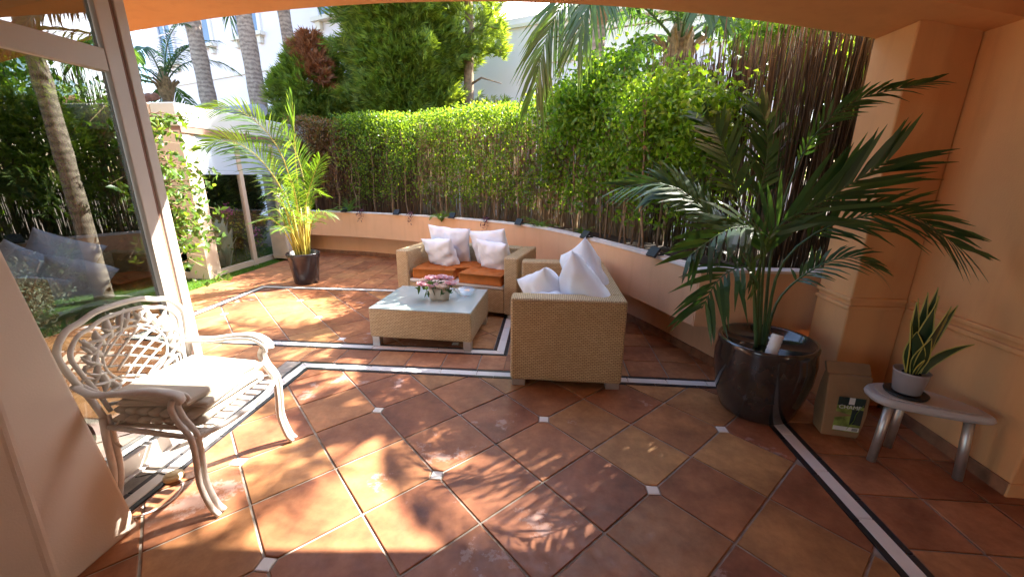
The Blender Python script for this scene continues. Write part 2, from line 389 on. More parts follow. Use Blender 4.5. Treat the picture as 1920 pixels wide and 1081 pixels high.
def tile_at(poly, m, parent, name='tile', h=.0):
    if len(poly) < 3 or area(poly) < .0012: return
    cx = sum(p[0] for p in poly) / len(poly); cy = sum(p[1] for p in poly) / len(poly)
    loc = [(x - cx, y - cy) for x, y in poly]; dz = rnd.uniform(-.0012, .0012)
    mb = MB(); n = len(loc); t = shrink(loc, .004)
    mb.add([(x, y, -.008) for x, y in loc] + [(x, y, -.0025) for x, y in loc] + [(x, y, 0) for x, y in t],
           [(i, (i + 1) % n, n + (i + 1) % n, n + i) for i in range(n)] + [(n + i, n + (i + 1) % n, 2 * n + (i + 1) % n, 2 * n + i) for i in range(n)] + [tuple(range(2 * n, 3 * n))])
    o = mb.build(name, m, parent); o.location = (cx, cy, h + dz); o.rotation_euler = (rnd.gauss(0, .0015), rnd.gauss(0, .0015), 0); return o

exec_order = []
# ================================================================== GROUND AND FLOORS
g = MB().add([(-150, -60, -.06), (150, -60, -.06), (150, 200, -.06), (-150, 200, -.06)], [(0, 1, 2, 3)]).build('ground', M['earth']); kind(g, 'structure')
porch_floor = MB().box(-2.2, 3.6, -2.6, 2.972, -.05, -.007).build('porch_floor', M['grout']); kind(porch_floor, 'structure')
patio_floor = MB().add([(-4.86, 2.976, -.007), (2.4, 2.976, -.007), (2.4, 8.4, -.007), (-4.86, 8.4, -.007)], [(0, 1, 2, 3)]).add([(-4.86, 2.0, -.007), (-2.204, 2.0, -.007), (-2.204, 2.976, -.007), (-4.86, 2.976, -.007)], [(0, 1, 2, 3)]).build('patio_floor', M['grout']); kind(patio_floor, 'structure')
lawn = MB().add([(-14, -2, -.03), (-4.87, -2, -.03), (-4.87, 8.4, -.03), (-14, 8.4, -.03)], [(0, 1, 2, 3)]).build('lawn', M['lawn']); kind(lawn, 'structure')
n = 42000
gx = np.where(npr.random(n) < .6, npr.uniform(-5.6, -4.86, n), npr.uniform(-8, -4.86, n)); gy = npr.uniform(2.2, 8.2, n)
C = np.stack([gx, gy, np.full(n, -.012)], 1); V, F = leaves_geo(C, .045, .006, dirs=np.tile([[0, 0, 2.]], (n, 1)))
kind(npmesh('grass', V, F, M['grass'], lawn), 'stuff')
S = .4; GAP = .012
IO = (0.012, 2.318)                     # one inset corner of the diagonal lattice
def diag_panel(x0, x1, y0, y1, floor, io=IO):
    c = math.sqrt(.5)
    for i in range(-14, 15):
        for j in range(-14, 15):
            q = [(i * S + GAP / 2, j * S + GAP / 2), ((i + 1) * S - GAP / 2, j * S + GAP / 2), ((i + 1) * S - GAP / 2, (j + 1) * S - GAP / 2), (i * S + GAP / 2, (j + 1) * S - GAP / 2)]
            P = [(io[0] + (u - v) * c, io[1] + (u + v) * c) for u, v in q]
            ii = i if i % 2 == 0 else i + 1; jj = j if j % 2 == 0 else j + 1
            kx, ky = io[0] + (ii * S - jj * S) * c, io[1] + (ii * S + jj * S) * c
            cx, cy = sum(p[0] for p in P) / 4, sum(p[1] for p in P) / 4
            a, b = (kx - cx), (ky - cy); l = math.hypot(a, b); a /= l; b /= l
            P = clip(P, a, b, a * kx + b * ky - .036)
            P = clipr(P, x0, x1, y0, y1)
            if P: tile_at(P, M['tile'], floor)
    hs = .0285
    for i in range(-14, 15, 2):
        for j in range(-14, 15, 2):
            kx, ky = io[0] + (i - j) * S * c, io[1] + (i + j) * S * c
            P = clipr([(kx - hs, ky - hs), (kx + hs, ky - hs), (kx + hs, ky + hs), (kx - hs, ky + hs)], x0, x1, y0, y1)
            if P: tile_at(P, M['marble'], floor, 'inset_tile', .0005)
def grid_panel(x0, x1, y0, y1, ox, oy, s, floor, holes=()):
    i0, i1 = math.floor((x0 - ox) / s), math.ceil((x1 - ox) / s); j0, j1 = math.floor((y0 - oy) / s), math.ceil((y1 - oy) / s)
    for i in range(i0, i1):
        for j in range(j0, j1):
            a, b = ox + i * s + .005, oy + j * s + .005
            P = clipr([(a, b), (a + s - .01, b), (a + s - .01, b + s - .01), (a, b + s - .01)], x0, x1, y0, y1)
            if P and not any(h(sum(p[0] for p in P) / len(P), sum(p[1] for p in P) / len(P)) for h in holes): tile_at(P, M['tile2'], floor)
def border(p, q, nrm, floor, trim0=0, trim1=0):
    """black-white-black strip from p to q; nrm points inwards (0.13 m wide), pieces 0.3 m"""
    dx, dy = q[0] - p[0], q[1] - p[1]; L = math.hypot(dx, dy); dx /= L; dy /= L
    pt = lambda s, o: (p[0] + dx * s + nrm[0] * o, p[1] + dy * s + nrm[1] * o)
    for a, b, m_, nm in ((0, .029, 'black', 'border_strip'), (.031, .099, 'marble', 'border_tile'), (.101, .13, 'black', 'border_strip')):
        s = a; e = L - a; k = max(1, round((e - s) / .31)); st = (e - s) / k
        for i in range(k):
            s0, s1 = s + i * st, s + (i + 1) * st - .003
            u0 = s0 + (b - a if i == 0 else 0); u1 = s1 - (b - a if i == k - 1 else 0)
            P = [pt(s0, a), pt(s1, a), pt(u1, b), pt(u0, b)]
            A = sum(P[j][0] * P[(j + 1) % 4][1] - P[(j + 1) % 4][0] * P[j][1] for j in range(4))
            if A < 0: P.reverse()
            tile_at(P, M[m_], floor, nm, .0008)
NX0, NX1, NY0, NY1 = -2.07, 1.595, -.6, 2.97
border((NX0, NY1), (NX1, NY1), (0, -1), porch_floor); border((NX0, NY0), (NX0, NY1), (1, 0), porch_floor); border((NX1, NY0), (NX1, NY1), (-1, 0), porch_floor)
diag_panel(NX0 + .136, NX1 - .136, .55, NY1 - .136, porch_floor)
grid_panel(1.601, 2.9, .9, 2.97, 1.595, 2.13, .31, porch_floor)
FX0, FX1, FY0, FY1 = -4.07, -.33, 3.25, 5.23
for a, b, n_ in (((FX0, FY0), (FX1, FY0), (0, 1)), ((FX0, FY1), (FX1, FY1), (0, -1)), ((FX0, FY0), (FX0, FY1), (1, 0)), ((FX1, FY0), (FX1, FY1), (-1, 0))): border(a, b, n_, patio_floor)
diag_panel(FX0 + .136, FX1 - .136, FY0 + .136, FY1 - .136, patio_floor, (-2.54, 4.04))
FRONT = catmull([(-4.95, 7.46), (-4.43, 7.38), (-3.16, 7.11), (-1.53, 6.48), (-.19, 5.52), (.70, 4.08), (1.16, 3.08)], 12)
tg = np.gradient(FRONT, axis=0); tg /= np.linalg.norm(tg, axis=1)[:, None]; NRM = np.stack([-tg[:, 1], tg[:, 0]], 1)
ARC = np.concatenate([[0], np.cumsum(np.linalg.norm(np.diff(FRONT, axis=0), axis=1))])
def on_curve(s, off=0):
    p = np.array([np.interp(s, ARC, FRONT[:, i]) for i in range(2)]); n_ = np.array([np.interp(s, ARC, NRM[:, i]) for i in range(2)]); n_ /= np.linalg.norm(n_)
    return p + n_ * off, n_
def beyond(x, y):
    d = np.hypot(FRONT[:, 0] - x, FRONT[:, 1] - y); k = int(np.argmin(d))
    return (x - FRONT[k, 0]) * NRM[k, 0] + (y - FRONT[k, 1]) * NRM[k, 1] > .52
inpan = lambda x, y: FX0 < x < FX1 and FY0 < y < FY1
_old_clipr = None
for (x0, x1, y0, y1) in ((-4.85, FX0 - .006, 2.05, 8.0), (FX0 - .004, FX1 + .004, 2.976, FY0 - .005), (FX0 - .004, FX1 + .004, FY1 + .006, 8.0), (FX1 + .006, 2.2, 2.976, 6.6), (FX0, -2.21, 2.05, 2.972)):
    grid_panel(x0, x1, y0, y1, -2.10, 2.955, .31, patio_floor, (beyond,))

# ================================================================== PORCH (arch, column, pier, ceiling)
porch = thing('house_porch', 'orange rendered house porch with wide arched opening over the terracotta floor', 'porch')
az_ = lambda x: 2.655 - .0307 * (x + 1) ** 2
xs = np.linspace(-5.4, 3.6, 61); mb = MB()
Y0, Y1 = 2.5, 3.03
for x in xs: mb.v += [(x, Y0, az_(x)), (x, Y1, az_(x)), (x, Y1, 3.6), (x, Y0, 3.6)]
for i in range(len(xs) - 1):
    a = i * 4; b = a + 4
    for j in range(4): mb.f.append((a + j, b + j, b + (j + 1) % 4, a + (j + 1) % 4)); mb.m.append(0)
mb.f += [(0, 1, 2, 3), tuple(reversed(range(len(mb.v) - 4, len(mb.v))))]; mb.m += [0, 0]
mb.build('arch_beam', M['render'], porch)
MB().box(-5.4, 3.6, -2.6, 2.496, 2.92, 3.2).build('ceiling', M['render'], porch)
MB().box(2.0, 2.347, 2.70, 3.026, -.01, 2.375).build('column', M['render'], porch, bevel=.012)
MB().box(2.35, 3.6, 1.88, 3.02, -.01, 2.9).build('pier', M['render'], porch, bevel=.012)
MB().box(-2.6, 3.6, -2.9, -2.604, -.01, 3.2).build('rear_wall', M['pillar'], porch)
MB().box(3.3, 3.6, -2.2, 1.876, -.01, 2.9).build('side_wall', M['render'], porch)
MB().box(-5.6, -5.1, 2.52, 3.0, -.06, 2.6).build('column', M['render'], porch, bevel=.012)
for z in (.70, .755):
    MB().box(1.983, 2.333, 2.682, 3.024, z, z + .03).build('moulding', M['render'], porch, bevel=.008)
    MB().box(2.332, 3.3, 1.862, 2.680, z, z + .03).build('moulding', M['render'], porch, bevel=.008)
MB().box(2.338, 3.3, 1.868, 1.8795, -.005, .075).build('skirting', M['render'], porch, bevel=.004)
MB().box(2.338, 2.3495, 1.88, 2.69, -.005, .075).build('skirting', M['skirt'], porch, bevel=.004)
pl = MB()
pl.add([(-1.83, 1.32, -.01), (-1.825, 1.0, -.01), (-1.99, -.2, -.01), (-2.6, -.2, -.01), (-2.6, 1.32, -.01),
        (-2.34, 1.32, 2.93), (-1.62, 1.0, 2.93), (-1.8, -.2, 2.93), (-2.6, -.2, 2.93), (-2.6, 1.32, 2.93)],
       [(0, 1, 2, 3, 4), (9, 8, 7, 6, 5), (1, 0, 5, 6), (2, 1, 6, 7), (3, 2, 7, 8), (4, 3, 8, 9), (0, 4, 9, 5)])
tag(pl.build('pillar', M['pillar'], None, bevel=.018), 'smooth peach plastered pillar with a leaning edge beside the glass door', 'pillar')
# glass door leaf
gd = thing('glass_door', 'tall aluminium framed glass door leaf standing behind the white metal chair', 'door', (-2.2, 0, 0))
fx = lambda a, b, y0, y1, z0, z1, nm, m_: MB().box(a, b, y0, y1, z0, z1).build(nm, M[m_], gd, bevel=.004)
fx(-.03, .03, 2.01, 2.085, 0, 2.93, 'stile', 'alu'); fx(-.022, .022, 2.087, 2.108, 0, 2.93, 'gasket', 'gasket'); fx(-.03, .03, 2.11, 2.165, 0, 2.93, 'stile', 'alu')
fx(-.03, .03, 1.2, 1.27, 0, 2.93, 'stile', 'alu'); fx(-.028, .028, 1.272, 2.008, 2.03, 2.13, 'transom', 'alu'); fx(-.028, .028, 1.272, 2.008, .005, .10, 'bottom_rail', 'alu')
fx(-.05, .05, 1.2, 2.165, -.007, .004, 'track', 'alu')
for z0, z1 in ((.102, 2.028), (2.132, 2.93)): fx(-.004, .004, 1.273, 2.007, z0, z1, 'pane', 'glass')
fx(.0285, .031, 1.40, 1.44, 2.068, 2.074, 'vent_slot', 'dark')

# ================================================================== PLANTER
planter = thing('planter', 'long curved orange planter wall with white coping behind the wicker seats', 'planter')
def ribbon(offs0, offs1, z0, z1, name, m_, s0=0, s1=None, n=60, bevel=0):
    s1 = ARC[-1] if s1 is None else s1; mb = MB(); ss = np.linspace(s0, s1, n)
    for s in ss:
        a, _ = on_curve(s, offs0); b, _ = on_curve(s, offs1)
        mb.v += [(a[0], a[1], z0), (b[0], b[1], z0), (b[0], b[1], z1), (a[0], a[1], z1)]
    for i in range(n - 1):
        a = i * 4; b = a + 4
        for j in range(4): mb.f.append((a + j, a + (j + 1) % 4, b + (j + 1) % 4, b + j)); mb.m.append(0)
    mb.f += [(3, 2, 1, 0), tuple(range(len(mb.v) - 4, len(mb.v)))]; mb.m += [0, 0]
    return mb.build(name, m_, planter, bevel=bevel)
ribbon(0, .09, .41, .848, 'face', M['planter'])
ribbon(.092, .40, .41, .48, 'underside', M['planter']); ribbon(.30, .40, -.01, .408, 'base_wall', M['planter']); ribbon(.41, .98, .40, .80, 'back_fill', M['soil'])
ribbon(.095, 1.0, .70, .79, 'soil', M['soil'])
k = 24
for i in range(k):
    s0, s1 = ARC[-1] * i / k, ARC[-1] * (i + 1) / k - .004; ribbon(-.012, .105, .85, .872, 'coping_tile', M['coping'], s0, s1, 5, .003)
k = 30
for i in range(k):
    s0, s1 = ARC[-1] * i / k, ARC[-1] * (i + 1) / k - .006; ribbon(.286, .299, -.004, .075 + rnd.uniform(-.003, .003), 'skirting_tile', M['skirt'], s0, s1, 4)
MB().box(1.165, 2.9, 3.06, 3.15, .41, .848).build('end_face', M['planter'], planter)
MB().box(1.17, 2.9, 3.152, 4.6, .41, .79).build('end_soil', M['soil'], planter)
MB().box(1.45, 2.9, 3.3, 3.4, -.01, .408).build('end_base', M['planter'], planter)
for i in range(4): MB().box(1.15 + .425 * i, 1.15 + .425 * (i + 1) - .005, 3.045, 3.165, .8505, .8725).build('coping_tile', M['coping'], planter, bevel=.003)
# spot lights and trailing plants on the coping
def nearest_s(x, y): return ARC[int(np.argmin(np.hypot(FRONT[:, 0] - x, FRONT[:, 1] - y)))]
spots = [(-3.84, 6.98, 'spotlight on the coping beside the small fern clump'), (-2.75, 6.72, 'spotlight on the coping between two trailing purple plants'), (-1.61, 6.3, 'spotlight on the coping behind the white sofa pillows'), (-.40, 5.6, 'spotlight on the coping behind the rear sofa arm'), (.53, 4.62, 'spotlight on the coping above the tall pointed pillow'), (.98, 3.6, 'spotlight on the coping beside the big potted palm leaves')]
for x, y, lb in spots:
    s = nearest_s(x, y); p, n_ = on_curve(s, .02); a = math.atan2(n_[1], n_[0]) - math.pi / 2
    t = thing('garden_spotlight', 'small black ' + lb, 'spotlight', (p[0], p[1], .873), a, 'black spotlights along the planter')
    b = MB().box(-.06, .06, -.075, -.05, -.055, .045).build('housing', M['dark'], t, bevel=.006); b.rotation_euler = (R_(-38), 0, 0)
    MB().box(-.012, .012, -.06, .05, 0, .012).build('bracket', M['dark'], t)
for x, y in ((-3.46, 7.02), (-2.34, 6.7), (-.86, 6.12)):
    p, n_ = on_curve(nearest_s(x, y), .06); C = []; D = []
    for j in range(7):
        for t_ in np.linspace(0, 1, 7):
            e = -n_ * (.02 + .10 * min(1, t_ * 1.6)) + np.array([-n_[1], n_[0]]) * (j - 3) * .025 * t_
            C.append((p[0] + e[0], p[1] + e[1], .89 + .03 * math.sin(t_ * 3) - .16 * max(0, t_ - .45) * (1 + .5 * (j % 3)))); D.append((e[0] * 4, e[1] * 4, -.6))
    tag(leaf_obj('trailing_plant', np.array(C), .07, .018, M['purple'], None, dirs=np.array(D)), 'small purple leaved plant trailing over the planter coping', 'plant', 'purple trailing plants')
for x, y, sc_, lb in ((-3.75, 7.35, 1.2, 'clump of strappy green fern leaves by the left spotlight'), (-1.75, 6.55, .85, 'bright green fern clump behind the tall white sofa pillow'), (-.1, 5.55, .8, 'fern hanging over the coping behind the rear sofa arm'), (.45, 5.15, .5, 'low fern beside the thin reed stems')):
    t = thing('fern', 'green ' + lb if not lb.startswith('b') else lb, 'fern', (x, y, .79))
    for j in range(15):
        frond('frond', arch_path((0, 0, 0), j * 2.4, .42 * sc_ * rnd.uniform(.7, 1.1), rnd.uniform(45, 80), rnd.uniform(50, 110)), t, M['fern'], M['fern'], 16, .07 * sc_, .014, .003, .12, 65, .2, .1, .7, j)

# ================================================================== REED FENCE AND HEDGE
def reeds(name, s0, s1, off, dens, z1, rag, m_, label, lean=.02, rr=.0045):
    n = int((s1 - s0) * dens); Vs = []; Fs = []; ss = npr.uniform(s0, s1, n)
    for q, s in enumerate(ss):
        (x, y), n_ = on_curve(min(s, ARC[-1]), off + npr.uniform(-.02, .02))
        if s > ARC[-1]: x += (s - ARC[-1]) * .45; y -= (s - ARC[-1]) * .15
        zt = z1(s) + npr.normal() * rag; r = rr * npr.uniform(.6, 1.5); lx, ly = npr.normal(size=2) * lean
        base = len(Vs) * 1
        for z, f in ((.78, 0), (zt, 1)):
            for j in range(3):
                a = 2.094 * j + q; Vs.append((x + lx * f + r * math.cos(a), y + ly * f + r * math.sin(a), z))
        b = q * 6
        for j in range(3): Fs.append((b + j, b + (j + 1) % 3, b + 3 + (j + 1) % 3, b + 3 + j))
    t = thing(name, label, 'fence'); kind(npmesh('reeds', Vs, Fs, m_, t), 'stuff')
    for z in (1.15, 1.75, 2.25):
        pts = [(*on_curve(s, off)[0], z) for s in np.linspace(s0, min(s1, ARC[-1]), 24)]
        MB().tube(pts, .003, 5).build('binding_wire', M['bark'], t)
    return t
sB = nearest_s(-2.6, 6.95)
reeds('heather_fence', 0, sB, .72, 900, lambda s: 2.42, .05, M['heather'], 'dense dark brown heather screen at the far left of the planter', .03, .006)
reeds('reed_fence', sB, ARC[-1] - 1.6, .70, 430, lambda s: 2.35, .10, M['reed'], 'pale split reed screen behind the clipped hedge stems', .06, .0036)
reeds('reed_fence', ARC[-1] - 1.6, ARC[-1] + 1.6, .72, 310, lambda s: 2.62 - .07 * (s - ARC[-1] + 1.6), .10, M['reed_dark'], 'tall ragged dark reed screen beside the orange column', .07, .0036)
nH = 17
for i in range(nH):
    s = .25 + (ARC[-1] - .9) * i / (nH - 1) + rnd.uniform(-.08, .08); (x, y), n_ = on_curve(s, .42 + rnd.uniform(-.05, .1)); t2 = np.array([n_[1], -n_[0]])
    red = i in (0, 1)
    t = thing('hedge_shrub', ('dry reddish topped hedge shrub on thin stems at the heather screen' if red else ('bright larger leaved hedge shrub at the column end of the planter' if i >= 12 else 'clipped green hedge shrub on thin bare stems in the planter')), 'hedge shrub', (x, y, .79), 0, 'dry hedge shrubs' if red else ('larger leaved hedge shrubs' if i >= 12 else 'clipped hedge shrubs in the planter'))
    top = 1.78 + rnd.uniform(-.05, .06) - (.24 if i > 12 else 0)
    mb = MB()
    for j in range(rnd.choice((1, 2, 2, 3))):
        a, b = rnd.uniform(-.12, .12), rnd.uniform(-.06, .06); pts = [(a + rnd.gauss(0, .02) + a * .5 * q, b + rnd.gauss(0, .02), 1.5 * q) for q in np.linspace(0, 1, 6)]
        mb.tube(pts, [.013 - .001 * q for q in range(6)], 6)
        for q in range(5):
            z = rnd.uniform(.5, 1.4); mb.tube([(a, b, z), (a + rnd.uniform(-.25, .25), b + rnd.uniform(-.15, .15), z + rnd.uniform(.1, .3))], [.006, .003], 5)
    mb.build('trunk', M['bark'], t)
    n1, n2, n3 = (1350, 760, 260)
    loc = lambda u, v, z: np.stack([t2[0] * u + n_[0] * v, t2[1] * u + n_[1] * v, z], 1)
    n_top = np.clip(npr.normal(size=n1) * .16, -.32, .32)
    A = loc(npr.uniform(-.33, .33, n1), n_top, top - np.abs(npr.normal(size=n1)) * .22)
    cl = npr.uniform([-.32, -.2, .45], [.32, .1, 1.4], (9, 3)); B = cl[npr.integers(0, 9, n2)] + npr.normal(size=(n2, 3)) * [.10, .10, .12]
    B = loc(B[:, 0], B[:, 1], B[:, 2]); D = loc(npr.uniform(-.35, .35, n3), npr.normal(size=n3) * .12, npr.uniform(.25, 1.5, n3))
    if i >= 11: A[:, 2] += npr.normal(size=n1) * .07; A = A + npr.normal(size=(1, 3)) * [.03, .03, .08]
    leaf_obj('crown', np.concatenate([A, B, D]), .062 if i >= 11 else .046, .036 if i >= 11 else .026, M['hedge_red'] if red else (M['ficus'] if i >= 12 else M['hedge']), t)
def bush(name, label, cat, c, rad, n, L, W, m_, stems=5, group=None, ground=None, shell=.5):
    z0 = c[2] - rad[2] if ground is None else ground
    t = thing(name, label, cat, (c[0], c[1], z0), 0, group); mb = MB(); h = c[2] - z0
    tips = []
    for j in range(stems):
        d = np.array([rnd.gauss(0, .45), rnd.gauss(0, .45), 0]) * np.array(rad); tip = (d[0], d[1], h + rad[2] * rnd.uniform(.1, .7)); tips.append(tip)
        mb.tube([(d[0] * .1, d[1] * .1, 0), (d[0] * .45, d[1] * .4, h * .55), tip], [.022, .014, .005], 6)
    mb.build('trunk', M['bark'], t)
    K = max(8, n // 70); cc = unit(npr.normal(size=(K, 3))) * npr.uniform(shell, 1, (K, 1)); k_ = npr.integers(0, K, n)
    P = (cc[k_] + npr.normal(size=(n, 3)) * .17) * np.array(rad) + np.array([0, 0, h])
    P = P[P[:, 2] > .03]
    leaf_obj('crown', P, L, W, m_, t); return t
bush('ficus_tree', 'bright yellow green leafy tree rising above the hedge under the palm crown', 'tree', (.85, 5.6, 2.3), (.8, .5, .72), 8000, .075, .05, M['ficus'], 6, ground=.79)
bush('ficus_tree', 'sunlit leafy tree overhanging the tall ragged reed screen', 'tree', (2.8, 4.75, 2.9), (.95, .6, .45), 5200, .09, .055, M['ficus'], 6, ground=-.06)
bush('garden_bush', 'bright green bush glimpsed through the reeds behind the planter', 'bush', (1.9, 6.3, 1.3), (1.0, .6, 1.2), 3600, .09, .05, M['ficus'], 5, ground=-.06)
bush('garden_bush', 'green bush behind the middle of the reed screen', 'bush', (.1, 8.0, 1.0), (1.1, .6, 1.1), 2800, .09, .05, M['hedge'], 5, ground=-.06)
bush('garden_bush', 'leafy bush behind the tall reed screen by the column', 'bush', (3.2, 4.3, 1.2), (.7, .6, 1.2), 2600, .09, .05, M['ficus'], 5, ground=-.06)

bush('climbing_vine', 'leafy vine hanging high on the reed screen next to the column', 'vine', (2.15, 3.95, 2.3), (.5, .3, .5), 1300, .06, .036, M['ficus'], 7, ground=.79, shell=.2)
bush('climbing_vine', 'leafy vine scrambling over the tall ragged reed screen', 'vine', (1.55, 4.35, 1.72), (.55, .4, .6), 1900, .06, .036, M['ficus'], 7, ground=.79, shell=.2)
# ================================================================== PALMS AND CONIFERS BEYOND
def palm(name, label, x, y, h, r0, r1, nf, L, seed, m_='palm', W=.035, LL=.55, fib=True, el=(10, 75), lean=(0, 0), extra=(), droop=.6, dn=40, group=None, top=None):
    t = thing(name, label, 'palm', (x, y, -.06), 0, group); rg = random.Random(seed)
    trunk('trunk', [(lean[0] * (z / h) ** 1.5, lean[1] * (z / h) ** 1.5, z) for z in np.linspace(0, h, 26)], r0, r1, M['palm_bark'], t, 14, r0 * .05)
    tx, ty = lean
    if fib:
        mb = MB(); mb.lathe([(r1 * .9, h - .25), (r1 * 1.7, h), (r1 * 1.5, h + .3), (r1 * .5, h + .55)], 14, 0, (tx, ty))
        for j in range(10):
            a = j * 2.4; mb.tube([(tx + r1 * math.cos(a), ty + r1 * math.sin(a), h - .05), (tx + r1 * 2.0 * math.cos(a), ty + r1 * 2.0 * math.sin(a), h + .2), (tx + r1 * 3.2 * math.cos(a), ty + r1 * 3.2 * math.sin(a), h + .3)], [.04, .03, .018], 6)
        mb.build('crown_fibre', M['fibre'], t)
    for j in range(nf):
        e = rg.uniform(*el)
        frond('frond', arch_path((tx, ty, h + .15), j * 2.4 + rg.uniform(-.3, .3), L * rg.uniform(.8, 1.1), e, rg.uniform(60, 120)), t, M[m_], M['dkstem'], dn, LL, W, .018, .16, 50, droop, .15, .6, seed * 50 + j)
    for k_, P in enumerate(extra): frond('frond', [(p[0] - x, p[1] - y, p[2] + .06) for p in P], t, M[m_], M['dkstem'], 60, .60, .026, .011, .22, 38, .45, .0, .35, 900 + k_, (.1, -.95, .3))
    return t
palm('feather_palm', 'feather palm with fibrous crown rising over the bright leafy tree', 1.80, 6.6, 3.2, .13, .12, 17, 2.3, 1, el=(25, 85))
palm('feather_palm', 'palm with one long dark frond drooping below the arch above the hedge', .62, 6.25, 3.75, .10, .085, 4, 1.0, 2, el=(35, 85),
     extra=([(.62, 6.25, 3.9), (.42, 5.6, 3.75), (.20, 4.85, 3.42), (-.015, 4.70, 3.03), (-.115, 4.62, 2.72), (-.168, 4.58, 2.40)], [(.62, 6.25, 3.9), (.52, 5.5, 3.75), (.43, 4.76, 3.36), (.32, 4.55, 3.10), (.25, 4.47, 2.84)]), LL=.42)
palm('feather_palm', 'tall palm beyond the column casting frond shadows on the tiles', 2.95, 5.75, 5.0, .13, .11, 10, 1.9, 12, el=(-5, 70))
palm('queen_palm', 'slender ringed palm trunk in front of the white house window', -8.3, 10.0, 6.6, .20, .15, 10, 2.6, 3, lean=(-.15, 0))
palm('queen_palm', 'thicker ringed palm trunk rising beside the blue window', -7.1, 10.1, 6.4, .22, .16, 10, 2.6, 4, lean=(-.1, 0))
palm('queen_palm', 'farther palm trunk half hidden behind the browning conifer', -6.6, 11.0, 7.0, .17, .14, 8, 2.4, 5, lean=(-.2, 0))
palm('young_palm', 'young feathery palm standing behind the glazed conservatory roof', -9.9, 10.5, 3.6, .13, .10, 11, 2.1, 6, el=(5, 85), LL=.5)
def conifer(name, label, x, y, h, prof, n, size, m_, dead=None, tr=.12, branches=(), zoff=-.06):
    """prof: list of (z, radius) for the crown outline"""
    t = thing(name, label, 'conifer', (x, y, zoff)); zs = [p[0] for p in prof]; rs = [p[1] for p in prof]
    mb = MB(); mb.tube([(rnd.gauss(0, .02), rnd.gauss(0, .02), z) for z in np.linspace(0, h, 12)], [tr * (1 - .75 * i / 11) for i in range(12)], 9)
    for b in branches: mb.tube(b, [.03, .02, .008], 6)
    mb.build('trunk', M['bark'], t, smooth=True)
    z = npr.uniform(zs[0], zs[-1], n * 3); r = np.interp(z, zs, rs); keep = npr.random(n * 3) < r / max(rs); z = z[keep][:n]; r = r[keep][:n]; m = len(z)
    K = 90; ka = npr.uniform(0, 6.283, K); kz = npr.uniform(zs[0], zs[-1], K)
    a = npr.uniform(0, 6.283, m); lump = np.zeros(m)
    for q in range(K): lump = np.maximum(lump, np.exp(-((np.angle(np.exp(1j * (a - ka[q]))) * r) ** 2 + (z - kz[q]) ** 2) / .05))
    rr = r * (npr.random(m) ** .35) * (.72 + .4 * lump)
    C = np.stack([rr * np.cos(a), rr * np.sin(a), z], 1); D = np.stack([np.cos(a), np.sin(a), npr.uniform(-.1, .9, m)], 1) + npr.normal(size=(m, 3)) * .35
    V, F = spray_geo(C, D, size)
    mi = None; mats = M[m_]
    if dead is not None:
        A0, B0 = np.array(dead[0]), np.array(dead[1]); tt = np.clip(((C - A0) @ (B0 - A0)) / ((B0 - A0) @ (B0 - A0)), 0, 1)
        sel = np.linalg.norm(C - (A0 + tt[:, None] * (B0 - A0)), axis=1) + npr.normal(size=m) * .08 < dead[2]
        mi = np.tile(sel.astype(int), 8); mats = [M[m_], M['deadspray']]
    npmesh('crown', V, F, mats, t, mi=mi); return t
conifer('conifer_tree', 'bushy conifer with a patch of rusty brown dead foliage', -5.25, 9.4, 4.2, [(.3, .5), (1.5, .85), (2.8, .98), (3.5, .8), (4.1, .45), (4.5, .12)], 11000, .22, 'conifer', ((0, -.2, 4.3), (.8, -.85, 3.2), .30))
conifer('conifer_tree', 'large dense green conifer with drooping sprays above the hedge', -3.2, 9.5, 7.5, [(1.6, .7), (2.8, 1.25), (3.8, 1.4), (5.0, 1.25), (6.5, .7), (7.6, .1)], 20000, .25, 'conifer')
c3 = conifer('conifer_tree', 'bare trunked conifer with a few sparse branches against the white wall', -1.8, 9.6, 7.5, [(3.9, .25), (4.6, .55), (5.6, .9), (7.4, .2)], 1300, .24, 'conifer', None, .17,
             [[(0, 0, z), (.3 * s_, -.2, z + .1), (.75 * s_, -.35, z - .05)] for z, s_ in ((3.0, 1), (3.5, 1), (3.3, -1), (4.1, 1), (4.5, 1), (2.7, -1))])
for z, s_ in ((3.0, 1), (4.1, 1), (4.5, 1), (2.7, 1)):
    C = np.stack([npr.uniform(.1, .8, 60) * s_, npr.normal(size=60) * .12 - .25, z + npr.normal(size=60) * .1], 1); V, F = spray_geo(C, np.tile([[.9 * s_, -.3, .3]], (60, 1)) + npr.normal(size=(60, 3)) * .3, .24); npmesh('branch_foliage', V, F, M['conifer'], c3)

